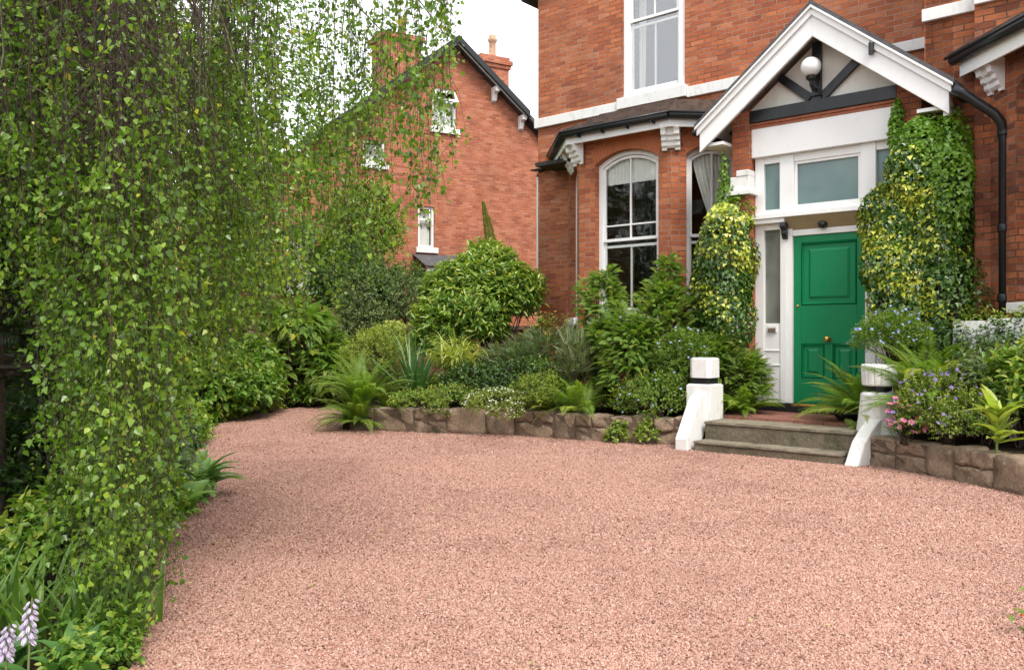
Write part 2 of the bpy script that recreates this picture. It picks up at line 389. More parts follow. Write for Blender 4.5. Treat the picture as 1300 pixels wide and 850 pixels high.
# ------------------------------------------------------------------ foliage
def nrmz(v): return v / np.maximum(np.linalg.norm(v, axis=-1, keepdims=True), 1e-9)
TPL = {
 'leaf': (np.array([(0,0,0),(.3,-.5,.10),(.72,-.34,.04),(1,0,-.10),(.72,.34,.04),(.3,.5,.10)]), [(0,3,2,1),(0,5,4,3)]),
 'birch': (np.array([(0,0,0),(.22,-.5,.06),(.55,-.33,.03),(1,0,-.06),(.55,.33,.03),(.22,.5,.06)]), [(0,3,2,1),(0,5,4,3)]),
 'ivy': (np.array([(0,0,0),(.12,-.55,.03),(.5,-.30,.05),(1,0,-.12),(.5,.30,.05),(.12,.55,.03)]), [(0,3,2,1),(0,5,4,3)]),
 'pin': (np.array([(0,0,0),(.35,-.5,.05),(1,0,-.05),(.35,.5,.05)]), [(0,3,2,1)]),
}
class FB:
    """leaf / petal / stem builder in numpy (all quads)"""
    def __init__(s, seed=0):
        s.V = []; s.Q = []; s.T = []; s.n = 0; s.r = np.random.default_rng(seed)
    def raw(s, v, q, t):
        s.V.append(np.asarray(v, float).reshape(-1, 3)); s.Q.append(np.asarray(q, int).reshape(-1, 4) + s.n)
        s.T.append(np.broadcast_to(np.asarray(t, float), (len(s.Q[-1]),)).copy() if np.ndim(t) == 0 else np.asarray(t, float)); s.n += len(s.V[-1])
    def leaves(s, pos, ax, nr, L, W, tint, kind='leaf'):
        pos = np.atleast_2d(pos); k = len(pos)
        if k == 0: return
        ax = nrmz(np.broadcast_to(ax, (k, 3))); side = nrmz(np.cross(np.broadcast_to(nr, (k, 3)), ax)); nn = np.cross(ax, side)
        L = np.broadcast_to(L, (k,)); W = np.broadcast_to(W, (k,)); tint = np.broadcast_to(tint, (k,))
        tv, tq = TPL[kind]; m = len(tv)
        P = pos[:, None, :] + ax[:, None, :]*(tv[None, :, 0:1]*L[:, None, None]) + side[:, None, :]*(tv[None, :, 1:2]*W[:, None, None]) + nn[:, None, :]*(tv[None, :, 2:3]*L[:, None, None])
        q = (np.array(tq)[None] + (np.arange(k)*m)[:, None, None]).reshape(-1, 4)
        s.raw(P.reshape(-1, 3), q, np.repeat(tint, len(tq)))
    def tube(s, pts, rad, sides=4, t=.5):
        pts = np.asarray(pts, float); k = len(pts)
        rad = np.broadcast_to(rad, (k,))
        tg = nrmz(np.gradient(pts, axis=0))
        ref = np.where(np.abs(tg[:, 2:3]) < .95, np.array([[0, 0, 1.]]), np.array([[1., 0, 0]]))
        a = nrmz(np.cross(tg, ref)); b = np.cross(tg, a)
        an = np.arange(sides)*2*math.pi/sides
        P = pts[:, None] + (a[:, None]*np.cos(an)[None, :, None] + b[:, None]*np.sin(an)[None, :, None])*rad[:, None, None]
        i = np.arange(k-1)[:, None]*sides; j = np.arange(sides)[None]; jn = (j+1) % sides
        q = np.stack([i+j, i+jn, i+sides+jn, i+sides+j], -1).reshape(-1, 4)
        s.raw(P.reshape(-1, 3), q, t)
    def strap(s, base, az, elev, length, width, droop, tint, seg=7, fold=.25, tip=.6):
        """long arching blade; pitch goes from elev down by droop along its length"""
        base = np.asarray(base, float); p = base.copy(); e = elev
        L = length/seg; rows = []
        side = np.array([-math.sin(az), math.cos(az), 0])
        for i in range(seg+1):
            t = i/seg
            w = width*(math.sin(math.pi*min(1, .12+t*.88)**tip) if tip != 1 else (1-t))*.5
            if i == seg: w = width*.02
            d = np.array([math.cos(az)*math.cos(e), math.sin(az)*math.cos(e), math.sin(e)])
            up = np.cross(side, d)*-1
            rows += [p - side*w + up*w*fold*2, p, p + side*w + up*w*fold*2]
            p = p + d*L; e -= droop/seg*(.4+1.2*t)
        q = []
        for i in range(seg):
            a = i*3
            q += [(a, a+1, a+4, a+3), (a+1, a+2, a+5, a+4)]
        s.raw(rows, q, tint)
    def frond(s, base, az, elev, length, droop, npair, plen, pw, tint, stem=None, kind='pin', twist=0., detail=False, prof='fern', rr=.003):
        r = s.r; k = npair
        t = (np.arange(k+1))/k
        e = elev - droop*(t**1.4)
        d = np.stack([np.cos(e)*math.cos(az), np.cos(e)*math.sin(az), np.sin(e)], -1)
        P = np.asarray(base, float) + np.concatenate([[np.zeros(3)], np.cumsum(d[:-1]*length/k, axis=0)])
        side0 = np.array([-math.sin(az), math.cos(az), 0.])
        up = np.cross(d, side0)
        sd = side0*math.cos(twist) + up*math.sin(twist); un = np.cross(d, sd)*-1; un = np.where(un[:, 2:3] < 0, -un, un)
        sd = nrmz(np.broadcast_to(sd, d.shape))
        t0 = .16 if prof == 'fern' else .05
        m = t > t0
        if prof == 'fern': w = np.sin(np.pi*((t-t0)/(1-t0)*.93+.07)**.62)
        else: w = (1-t)**.55
        for sg in (-1, 1):
            pl = plen*w*r.uniform(.85, 1.1, k+1)
            ax = sd*sg + d*(.42 + .5*t[:, None]) - np.array([0, 0, .12]) + r.normal(0, .05, (k+1, 3))
            if not detail:
                s.leaves(P[m], ax[m], un[m], pl[m]+1e-4, pw*(.5+.5*w[m]), np.clip(tint + r.normal(0, .12, m.sum()), 0, 1), kind)
            else:
                axn = nrmz(ax); nj = 7
                for j in range(nj):
                    f = (j+.4)/nj
                    pp = P + axn*(pl*f)[:, None]
                    sub = plen*.3*(1-f*.8)*w
                    for s2 in (-1, 1):
                        a2 = nrmz(np.cross(un, axn))*s2 + axn*.7
                        s.leaves(pp[m], a2[m], un[m], sub[m]+1e-4, (sub[m]+1e-4)*.42, np.clip(tint + r.normal(0, .1, m.sum()), 0, 1), kind)
        (stem or s).tube(P[::max(1, k//6)], rr, 3, .5)
        return P
    def build(s, name, mat, parent=None, smooth=False):
        me = bpy.data.meshes.new(name)
        if s.n:
            V = np.concatenate(s.V).astype(np.float32); Q = np.concatenate(s.Q).astype(np.int32); T = np.concatenate(s.T).astype(np.float32)
            me.vertices.add(len(V)); me.vertices.foreach_set('co', V.ravel())
            me.loops.add(Q.size); me.loops.foreach_set('vertex_index', Q.ravel())
            me.polygons.add(len(Q)); me.polygons.foreach_set('loop_start', np.arange(len(Q), dtype=np.int32)*4)
            me.polygons.foreach_set('loop_total', np.full(len(Q), 4, dtype=np.int32))
            me.update(calc_edges=True)
            a = me.attributes.new('tint', 'FLOAT', 'FACE'); a.data.foreach_set('value', T)
        me.materials.append(mat)
        o = bpy.data.objects.new(name, me); col.objects.link(o)
        if parent: o.parent = parent
        return o

def lumpy(dirs, r, n=9, amp=.25):
    c = nrmz(r.normal(0, 1, (n, 3))); a = r.uniform(-.6, 1, n)*amp
    return 1 + (np.exp(-((1-dirs@c.T)/.18))*a).sum(1)

def blob_points(r, c, rad, n, inner=.5, lum=.28, bottom=-.5, nl=12):
    d = nrmz(r.normal(0, 1, (int(n*1.8)+20, 3))); d = d[d[:, 2] > bottom][:n]
    L = lumpy(d, r, nl, lum)
    q = (inner + (1-inner)*r.random(len(d))**.6)*L
    return np.asarray(c) + d*q[:, None]*np.asarray(rad), d, q

def rp(a, b, r): return r.uniform(a, b)

def plant(name, label, cat, base, group=None):
    e = empty(name, tuple(base)); tag(e, label, cat, group); return e

def local(fbs, base):
    for f in fbs:
        f.V = [v - np.asarray(base, float) for v in f.V]

def shrub(name, label, cat, blobs, base, mat, seed=0, tw=300, lpt=9, tlen=.12, L=.05, W=.025, kind='leaf', up=.5, droopy=0., inner=.45, lum=.28,
          tintb=.35, tips=.3, stems=14, srad=.008, stemmat=None, flowers=None, group=None, part='foliage', face=.5, bottom=-.55, spread=.9):
    """leafy shrub out of twigs that carry leaves; blobs = [(centre, radii, share)]"""
    fb = FB(seed); st = FB(seed+1); r = fb.r; base = np.asarray(base, float)
    fl = None; tipsP = []
    for c, rad, share in blobs:
        n = int(tw*share)
        P, d, q = blob_points(r, c, rad, n, inner, lum, bottom)
        n = len(P)
        dirs = nrmz(d*.8 + np.array([0, 0, up]) + r.normal(0, .38, (n, 3)) - np.array([0, 0, droopy]))
        for i in range(lpt):
            t = (i+r.random(n))/lpt
            curv = np.array([0, 0, -1.])*(droopy*.5*t**2)[:, None]*tlen
            pos = P + dirs*(t*tlen)[:, None] + curv
            side = nrmz(np.cross(dirs, r.normal(0, 1, (n, 3))))
            ax = nrmz(dirs*(.35+.5*t[:, None]) + side*spread - np.array([0, 0, .25+droopy*.4]))
            nr = nrmz(np.array([0, 0, 1.]) + d*face + r.normal(0, .35, (n, 3)))
            tint = np.clip(tintb + r.normal(0, .17, n) + tips*(t**2)*(q > .75), 0, 1)
            sc_ = r.uniform(.65, 1.15, n)
            fb.leaves(pos, ax, nr, L*sc_, W*sc_, tint, kind)
        tipsP.append((P + dirs*tlen)[q > .8])
        k = max(2, int(stems*share))
        for j in r.choice(n, min(k, n), replace=False):
            m = (P[j]+base)/2 + np.array([0, 0, .12*np.linalg.norm(P[j]-base)])+r.normal(0, .03, 3)
            tt = np.linspace(0, 1, 6)[:, None]
            b0 = base + r.normal(0, .03, 3)*np.array([1, 1, 0])
            pts = (1-tt)**2*b0 + 2*tt*(1-tt)*m + tt**2*P[j]
            st.tube(pts, np.linspace(srad, srad*.3, 6), 5)
        # fine twigs
        for j in r.choice(n, min(n, n//3), replace=False):
            st.tube(np.stack([P[j]-dirs[j]*tlen*.6, P[j], P[j]+dirs[j]*tlen*.9]), [srad*.25, srad*.2, srad*.1], 3)
    e = plant(name, label, cat, base, group)
    out = [fb, st]
    if flowers:
        fmat, nf, fs, pet = flowers
        fl = FB(seed+2); T = np.concatenate(tipsP)
        if len(T):
            T = T[r.choice(len(T), min(nf, len(T)), replace=False)]
            add_flowers(fl, T, fs, pet)
        out.append(fl)
    local(out, base)
    fb.build(part, LM[mat], e); st.build('stem', stemmat or TWIG, e)
    if fl is not None: fl.build('blossom', LM[fmat], e)
    return e

def add_flowers(fl, T, fs, pet=5, up=(0, -.5, .8)):
    r = fl.r
    for p in T:
        nrm = nrmz(np.array(up) + r.normal(0, .45, 3)); a = nrmz(np.cross(nrm, r.normal(0, 1, 3))); b = np.cross(nrm, a)
        an = np.arange(pet)*2*math.pi/pet + r.random()
        ax = a*np.cos(an)[:, None] + b*np.sin(an)[:, None] + nrm*.25
        s_ = fs*r.uniform(.7, 1.2)
        fl.leaves(np.repeat(p[None], pet, 0), ax, nrm, s_, s_*.75, np.clip(r.normal(.5, .2, pet), 0, 1), 'leaf')

def fern(name, label, base, n=14, length=.8, elev=(50, 80), droop=(60, 100), npair=24, plen=.13, pw=.022, mat='fern', seed=0, tintb=.45, az=(0, 360), cat='fern', detail=False, group=None, rr=.003, kind='pin', prof='fern'):
    fb = FB(seed); st = FB(seed+1); r = fb.r; base = np.asarray(base, float)
    if npair > 15: npair = int(npair*1.6); pw = pw*.62
    for i in range(n):
        a = R(r.uniform(*az)); e_ = R(r.uniform(*elev)); l = length*r.uniform(.65, 1.1)
        fb.frond(base + r.normal(0, .04, 3)*np.array([1, 1, .2]), a, e_, l, R(r.uniform(*droop)), npair, plen*l/length, pw*l/length, np.clip(tintb+r.normal(0, .13), 0, 1), st, kind, r.normal(0, .25), detail, prof, rr)
    e = plant(name, label, cat, base, group); local([fb, st], base)
    fb.build('fronds', LM[mat], e); st.build('stem', GREENSTEM, e)
    return e

def spray_shrub(name, label, cat, blobs, base, mat, seed=0, ns=260, slen=.2, npair=14, plen=.05, pw=.010, elev=35, droop=50, inner=.35, tintb=.45, stems=12, srad=.012, lum=.35, group=None, stemmat=None, bottom=-.5, face=None, prof='fern'):
    fb = FB(seed); st = FB(seed+1); r = fb.r; base = np.asarray(base, float)
    for c, rad, share in blobs:
        P, d, q = blob_points(r, c, rad, int(ns*share), inner, lum, bottom)
        for i in range(len(P)):
            a = math.atan2(d[i, 1], d[i, 0]) + r.normal(0, .5)
            e_ = R(elev) + r.normal(0, .3) + d[i, 2]*.5
            l = slen*r.uniform(.6, 1.2)
            fb.frond(P[i]-d[i]*l*.3, a, e_, l, R(droop)*r.uniform(.5, 1.2), npair, plen*l/slen, pw, np.clip(tintb+r.normal(0, .16)+(.12 if q[i] > .9 else 0), 0, 1), st, 'pin', r.normal(0, .5), False, prof, .0022)
        for j in r.choice(len(P), min(int(stems*share)+1, len(P)), replace=False):
            m = (P[j]+base)/2 + np.array([0, 0, .1])+r.normal(0, .03, 3)
            tt = np.linspace(0, 1, 6)[:, None]
            pts = (1-tt)**2*base + 2*tt*(1-tt)*m + tt**2*P[j]
            st.tube(pts, np.linspace(srad, srad*.25, 6), 5)
    e = plant(name, label, cat, base, group); local([fb, st], base)
    fb.build('foliage', LM[mat], e); st.build('stem', stemmat or TWIG, e)
    return e

def strap_plant(name, label, cat, base, mat, n=30, length=.6, width=.05, elev=(40, 85), droop=(20, 70), seed=0, tintb=.45, az=(0, 360), seg=7, fold=.25, tip=.6, spread=.03, group=None, part='blades'):
    fb = FB(seed); r = fb.r; base = np.asarray(base, float)
    for i in range(n):
        fb.strap(base + r.normal(0, spread, 3)*np.array([1, 1, .1]), R(r.uniform(*az)), R(r.uniform(*elev)), length*r.uniform(.6, 1.1), width*r.uniform(.8, 1.15), R(r.uniform(*droop)), np.clip(tintb+r.normal(0, .18), 0, 1), seg, fold, tip)
    e = plant(name, label, cat, base, group); local([fb], base)
    fb.build(part, LM[mat], e)
    return e

def big_tree(name, label, base, trunk_h, blobs, mat, seed=0, tw=1500, lpt=8, tlen=.35, L=.08, W=.045, tr=.16, kind='leaf', lum=.35, inner=.45, group=None, cat='tree', tintb=.35, tips=.2, droopy=0., flowers=None):
    fb = FB(seed); st = FB(seed+1); lm = FB(seed+2); r = fb.r; base = np.asarray(base, float); fl = None; tp = []
    hh = np.linspace(0, 1, 8)
    tp_ = base + np.stack([.15*np.sin(hh*3+seed), .12*np.cos(hh*2.3+seed)-.12*math.cos(seed), hh*trunk_h], -1)
    st.tube(tp_, np.linspace(tr, tr*.4, 8)*(1+.35*(hh < .08)), 10)
    for c, rad, share in blobs:
        n = int(tw*share)
        P, d, q = blob_points(r, c, rad, n, inner, lum, -.85, 16); n = len(P)
        dirs = nrmz(d*.8 + np.array([0, 0, .35-droopy]) + r.normal(0, .4, (n, 3)))
        for i in range(lpt):
            t = (i+r.random(n))/lpt
            pos = P + dirs*(t*tlen)[:, None] + r.normal(0, tlen*.12, (n, 3))
            side = nrmz(np.cross(dirs, r.normal(0, 1, (n, 3))))
            ax = nrmz(dirs*.5 + side*.9 - np.array([0, 0, .3+droopy]))
            nr = nrmz(np.array([0, 0, 1.]) + d*.6 + r.normal(0, .4, (n, 3)))
            sc_ = r.uniform(.65, 1.2, n)
            fb.leaves(pos, ax, nr, L*sc_, W*sc_, np.clip(tintb + r.normal(0, .17, n) + tips*t, 0, 1), kind)
        tp.append((P+dirs*tlen)[q > .85])
        for j in r.choice(n, min(max(4, int(18*share)), n), replace=False):
            k0 = tp_[r.integers(3, 8)]
            m = (P[j]+k0)/2 + np.array([0, 0, .25])
            tt = np.linspace(0, 1, 7)[:, None]
            lm.tube((1-tt)**2*k0 + 2*tt*(1-tt)*m + tt**2*P[j], np.linspace(tr*.35, .008, 7), 6)
    e = plant(name, label, cat, base, group); out = [fb, st, lm]
    if flowers:
        fl = FB(seed+5); T = np.concatenate(tp); T = T[r.choice(len(T), min(flowers[1], len(T)), replace=False)]
        add_flowers(fl, T, flowers[2]); out.append(fl)
    local(out, base)
    fb.build('crown', LM[mat], e); st.build('trunk', BARK, e); lm.build('limb', BARK, e)
    if fl: fl.build('blossom', LM[flowers[0]], e)
    return e
# ------------------------------------------------------------------ camera, world, light
cam = bpy.data.cameras.new('camera'); co_ = bpy.data.objects.new('camera', cam); col.objects.link(co_)
co_.location = (0, 0, CAM_H); co_.rotation_euler = (R(90), 0, 0)
cam.sensor_width = 36; cam.lens = 36*F_PX/1300; cam.clip_end = 2000; cam.clip_start = .05
sc.camera = co_
w = bpy.data.worlds.new('World'); sc.world = w; w.use_nodes = True
nt = w.node_tree; nt.nodes.clear()
sky = nt.nodes.new('ShaderNodeTexSky'); sky.sky_type = 'NISHITA'; sky.sun_disc = False
SUN_EL, SUN_AZ = 54, 158      # azimuth clockwise from +Y
sky.sun_elevation = R(SUN_EL); sky.sun_rotation = R(SUN_AZ); sky.dust_density = 3; sky.ozone_density = 1
# thin bright cloud cover over the blue
tcw = nt.nodes.new('ShaderNodeTexCoord')
cl = nt.nodes.new('ShaderNodeTexNoise'); cl.inputs['Scale'].default_value = 1.6; cl.inputs['Detail'].default_value = 6; cl.inputs['Roughness'].default_value = .6
nt.links.new(tcw.outputs['Generated'], cl.inputs['Vector'])
cov = nt.nodes.new('ShaderNodeMapRange'); cov.inputs[1].default_value = .25; cov.inputs[2].default_value = .6; cov.inputs[3].default_value = .8; cov.inputs[4].default_value = 1.
nt.links.new(cl.outputs['Fac'], cov.inputs[0])
mxw = nt.nodes.new('ShaderNodeMix'); mxw.data_type = 'RGBA'
nt.links.new(cov.outputs[0], mxw.inputs[0]); nt.links.new(sky.outputs[0], mxw.inputs[6]); mxw.inputs[7].default_value = (9.4, 9.6, 10.0, 1)
bg = nt.nodes.new('ShaderNodeBackground'); bg.inputs[1].default_value = .108
nt.links.new(mxw.outputs[2], bg.inputs[0])
wo = nt.nodes.new('ShaderNodeOutputWorld'); nt.links.new(bg.outputs[0], wo.inputs[0])
sl = bpy.data.lights.new('sun', 'SUN'); sl.energy = 1.9; sl.angle = R(20); sl.color = (1, .95, .88)
so = bpy.data.objects.new('sun', sl); col.objects.link(so); so.location = (0, -5, 20)
az, el = R(SUN_AZ), R(SUN_EL)
dirv = Vector((math.sin(az)*math.cos(el), math.cos(az)*math.cos(el), math.sin(el)))
so.rotation_euler = dirv.to_track_quat('Z', 'Y').to_euler()
sc.view_settings.view_transform = 'Standard'; sc.view_settings.look = 'None'; sc.view_settings.gamma = 1; sc.view_settings.exposure = .98
sc.view_settings.use_curve_mapping = False
sc.render.engine = 'CYCLES'
cy = sc.cycles
cy.max_bounces = 8; cy.diffuse_bounces = 4; cy.glossy_bounces = 3; cy.transmission_bounces = 4; cy.transparent_max_bounces = 8
cy.use_denoising = True
cy.caustics_reflective = False; cy.caustics_refractive = False

# ------------------------------------------------------------------ ground
g = MB(); g.quad((-300, -300, -.006), (300, -300, -.006), (300, 400, -.006), (-300, 400, -.006))
tag(g.build('ground', SOIL), kind='structure')
GP = [(-1.25, -3), (-1.35, 2.0), (-1.5, 3.4), (-1.85, 4.3), (-2.3, 5.5), (-2.75, 6.6), (-3.2, 8.0), (-3.9, 9.9), (-4.6, 11.6), (-4.75, 12.6), (-4.55, 13.8), (-4.25, 15.2), (-3.6, 16.3), (-2.6, 17.2), (-2.0, 17.6),
      (-2.4, 15.5), (-2.5, 13.5), (-2.33, 12.15), (-1.1, 11.68), (0, 11.4), (1.0, 10.85), (2.0, 10.4), (2.5, 10.3), (3.9, 9.05), (3.85, 8.7), (4.15, 7.95), (4.38, 7.1), (4.55, 6.0), (4.7, 4), (4.8, -3)]
def smooth_poly(P, n=2):
    P = [np.array(p, float) for p in P]
    for _ in range(n):
        Q = []
        for i in range(len(P)):
            a, b = P[i], P[(i+1) % len(P)]
            Q += [a*.75+b*.25, a*.25+b*.75]
        P = Q
    return P
GPs = smooth_poly(GP, 2)
bm = bmesh.new()
f = bm.faces.new([bm.verts.new((p[0], p[1], .004)) for p in GPs])
bmesh.ops.triangulate(bm, faces=[f])
me = bpy.data.meshes.new('gravel_drive'); bm.to_mesh(me); bm.free()
if me.polygons[0].normal.z < 0: me.flip_normals()
me.materials.append(GRAVEL)
o = bpy.data.objects.new('gravel_drive', me); col.objects.link(o); tag(o, kind='structure')
def inside(P, x, y):
    c = np.zeros(len(x), bool); n = len(P)
    for i in range(n):
        x1, y1 = P[i]; x2, y2 = P[(i+1) % n]
        m = ((y1 > y) != (y2 > y)) & (x < (x2-x1)*(y-y1)/((y2-y1) if abs(y2-y1) > 1e-9 else 1e-9)+x1)
        c ^= m
    return c
# loose chippings lying on the drive: real stones
rg = np.random.default_rng(5)
def chips(npts, y0, y1, s0, s1):
    x = rg.uniform(-5, 5, npts); y = rg.uniform(y0, y1, npts)
    m = inside([tuple(p) for p in GPs], x, y) & (np.abs(x) < y*.66+.5); x, y = x[m], y[m]; n = len(x)
    s = rg.uniform(s0, s1, n)
    a = rg.uniform(0, 2*math.pi, n); b = rg.normal(0, .35, n)
    ca, sa = np.cos(a), np.sin(a)
    el = rg.uniform(.6, 1.2, (n, 3))*np.array([1, .75, .5])
    # box-like chip with squeezed top
    base = np.array([(-1,-1,-1),(1,-1,-1),(1,1,-1),(-1,1,-1),(-.6,-.6,1),(.6,-.6,1),(.6,.6,1),(-.6,.6,1)])*.5
    v = base[None]*el[:, None]*s[:, None, None] + rg.normal(0, .12, (n, 8, 3))*s[:, None, None]
    vx = v[..., 0]*ca[:, None]-v[..., 1]*sa[:, None]; vy = v[..., 0]*sa[:, None]+v[..., 1]*ca[:, None]
    vz = v[..., 2] + vx*b[:, None]
    V = np.stack([vx+x[:, None], vy+y[:, None], vz+.004+s[:, None]*rg.uniform(.05, .45, n)[:, None]], -1)
    q = np.array([(4,5,6,7),(0,1,5,4),(1,2,6,5),(2,3,7,6),(3,0,4,7)])
    Q = (q[None]+(np.arange(n)*8)[:, None, None]).reshape(-1, 4)
    return V.reshape(-1, 3), Q, np.repeat(rg.random(n), 5)
cf = FB(1)
for args in ((300000, 2.6, 5.2, .007, .0125), (210000, 5.2, 9.5, .008, .015), (50000, 9.5, 17, .011, .02)): cf.raw(*chips(*args))
o = cf.build('gravel_chippings', CHIP); tag(o, kind='stuff'); o['label'] = 'loose pink stone chippings covering the driveway'
o['category'] = 'gravel'
# a few stray yellow leaves fallen on the drive
lf = FB(9); n = 70
x = lf.r.uniform(-2.3, 4, n); y = lf.r.uniform(3, 10, n); m = inside([tuple(p) for p in GPs], x, y); x, y = x[m], y[m]
a = lf.r.uniform(0, 6.28, len(x))
lf.leaves(np.stack([x, y, np.full(len(x), .026)], -1), np.stack([np.cos(a), np.sin(a), lf.r.normal(0, .15, len(x))], -1), (0, 0, 1), .03, .02, lf.r.uniform(.4, 1, len(x)), 'birch')
o = lf.build('fallen_leaves', LM['gold']); tag(o, 'small yellow leaves fallen here and there on the pink gravel', 'leaves', kind='stuff')

# raised planting beds: soil behind the low stone walls
BEDL = [(-2.42, 12.1), (-1.08, 11.78), (0.0, 11.52), (1.0, 10.95), (2.1, 10.5), (2.75, 11.2), (3.4, 12.2), (2.3, 12.2), (1.05, 13.2), (.9, 14.6), (.4, 15.3), (-2.0, 16.2), (-2.4, 14)]
BEDR = [(3.75, 8.85), (4.2, 8.0), (4.45, 7.1), (4.6, 6.0), (4.75, 4), (8, 4), (8, 7.2), (5.6, 8.8), (5.0, 9.45), (4.25, 10.05)]
for nm, P, z in (('planting_bed', BEDL, .29), ('planting_bed', BEDR, .27)):
    bm = bmesh.new()
    fc = bm.faces.new([bm.verts.new((p[0], p[1], z)) for p in P])
    ex = bmesh.ops.extrude_face_region(bm, geom=[fc]); bmesh.ops.translate(bm, verts=[v for v in ex['geom'] if isinstance(v, bmesh.types.BMVert)], vec=(0, 0, -z-.02))
    bmesh.ops.triangulate(bm, faces=[q for q in bm.faces if len(q.verts) > 4]); bmesh.ops.recalc_face_normals(bm, faces=bm.faces)
    me = bpy.data.meshes.new(nm); bm.to_mesh(me); bm.free(); me.materials.append(SOIL)
    o = bpy.data.objects.new(nm, me); col.objects.link(o); tag(o, kind='structure')

# low stone retaining walls, block by block
def stone_wall(name, label, P, top, thick, seed, group=None):
    r = random.Random(seed); rn = np.random.default_rng(seed)
    bm = bmesh.new()
    segs = [Vector((p[0], p[1], 0)) for p in P]
    lens = [(segs[i+1]-segs[i]).length for i in range(len(segs)-1)]; tot = sum(lens)
    def pt(s):
        s = max(0, min(tot, s)); i = 0
        while i < len(lens)-1 and s > lens[i]: s -= lens[i]; i += 1
        d = (segs[i+1]-segs[i]).normalized(); return segs[i]+d*s, d
    def block(s0, s1, z0, z1):
        a, d = pt(s0); b, _ = pt(s1); c = (a+b)/2; d = (b-a).normalized(); inn = Vector((-d.y, d.x, 0))
        L = (b-a).length; H = z1-z0
        n0 = len(bm.verts); res = bmesh.ops.create_cube(bm, size=1)
        es = list({e for v in res['verts'] for e in v.link_edges})
        bmesh.ops.subdivide_edges(bm, edges=es, cuts=4, use_grid_fill=True)
        bm.verts.ensure_lookup_table(); allv = bm.verts[n0:]
        off = r.uniform(-.012, .018); ph = rn.uniform(0, 50, 3)
        for v in allv:
            x, y, z = v.co
            # rounded box
            q = Vector((x*2, y*2, z*2)); m = max(abs(q.x), abs(q.y), abs(q.z)); l = (abs(q.x)**16+abs(q.y)**16+abs(q.z)**16)**(1/16)
            q = q/l*.5*m if l else q
            nzz = math.sin(q.x*5+ph[0])*math.cos(q.z*4+ph[1])*.016 + math.sin(q.x*13+q.z*9+ph[2])*.008 + math.sin(q.x*23+ph[1])*math.sin(q.z*19+ph[0])*.006
            v.co = c + d*(q.x*L) + inn*(q.y*thick + thick/2 + off + nzz) + Vector((0, 0, z0+H/2+q.z*H + nzz*.5))
    z0 = -.02; two = True
    s = 0
    while s < tot-.05:
        w = r.uniform(.28, .7); w = min(w, tot-s)
        if tot-s-w < .15: w = tot-s
        if r.random() < .4:
            block(s+.004, s+w-.004, z0, top+r.uniform(-.02, .02))
        else:
            h = top*r.uniform(.45, .6)
            block(s+.004, s+w-.004, z0, h)
            k = s
            parts = 2 if w > .42 else 1
            cut = s+w*r.uniform(.4, .6)
            if parts == 2:
                block(s+.004, cut-.004, h+.008, top+r.uniform(-.03, .015)); block(cut+.004, s+w-.004, h+.008, top+r.uniform(-.03, .015))
            else: block(s+.004, s+w-.004, h+.008, top+r.uniform(-.02, .02))
        s += w
    bmesh.ops.recalc_face_normals(bm, faces=bm.faces)
    me = bpy.data.meshes.new('blocks'); bm.to_mesh(me); bm.free(); me.materials.append(STONE)
    for p in me.polygons: p.use_smooth = True
    e = empty(name, (P[0][0], P[0][1], 0)); tag(e, label, 'wall', group)
    o = bpy.data.objects.new('blocks', me); col.objects.link(o); o.parent = e; o.location = (-P[0][0], -P[0][1], 0)
    # mortar core
    m = MB()
    for i in range(len(P)-1):
        a = segs[i]; b = segs[i+1]; d = (b-a).normalized(); inn = Vector((-d.y, d.x, 0))
        m.prism([a+inn*.022-d*.0, b+inn*.022, b+inn*(thick-.03), a+inn*(thick-.03)], (0, 0, top-.03))
    o = m.build('mortar', MORTARM, e); o.location = (-P[0][0], -P[0][1], 0)
    return e
stone_wall('stone_wall', 'low curved sandstone retaining wall left of the white post and steps', [(-2.32, 12.05), (-1.08, 11.62), (-.45, 11.5), (0.0, 11.36), (1.0, 10.78), (2.2, 10.28)], .34, .26, 3)
stone_wall('stone_wall', 'low sandstone retaining wall curving away right of the doorsteps', [(3.68, 8.82), (4.06, 7.93), (4.28, 7.08), (4.45, 6.0), (4.6, 4.5)], .31, .26, 8)
# ------------------------------------------------------------------ the house
# local frame: x along the front (to the right), y into the house, z up; origin at the foot of the door's left edge
HANG = math.atan2(-.652, .758)
house = empty('brick_house', (3.60, 10.9, 0), HANG)
tag(house, 'red brick Victorian house with green front door, white gabled porch and arched bay window', 'house')
def hw(u, w, z=0):
    return np.array([3.60 + .758*u + .652*w, 10.9 - .652*u + .758*w, z])

def arc_pts(s0, s1, z, rise, n=10):
    """points of a segmental arch from s0 to s1 springing at z"""
    if rise <= 0: return [(s0, z), (s1, z)]
    c = (s1-s0)/2; r = (c*c+rise*rise)/(2*rise); zc = z+rise-r; mid = (s0+s1)/2
    a = math.asin(min(1, c/r)); return [(mid + r*math.sin(-a+2*a*i/n), zc + r*math.cos(-a+2*a*i/n)) for i in range(n+1)]

def wall(mb, p0, p1, z0, z1, th, ops=()):
    """wall from p0 to p1 (x,y); outside is on the right-hand side of that direction"""
    p0 = Vector((*p0, 0)); p1 = Vector((*p1, 0)); L = (p1-p0).length; d = (p1-p0).normalized(); inn = Vector((-d.y, d.x, 0))*th
    P = lambda s, z: p0 + d*s + Vector((0, 0, z))
    def pr(poly): mb.prism([P(s, z) for s, z in poly], inn)
    ops = sorted(ops); x = 0
    for (a, b, c, e, rise) in ops:
        if a > x: pr([(x, z0), (a, z0), (a, z1), (x, z1)])
        if c > z0: pr([(a, z0), (b, z0), (b, c), (a, c)])
        ar = arc_pts(a, b, e, rise)
        for i in range(len(ar)-1):
            pr([ar[i], ar[i+1], (ar[i+1][0], z1), (ar[i][0], z1)])
        x = b
    if x < L: pr([(x, z0), (L, z0), (L, z1), (x, z1)])

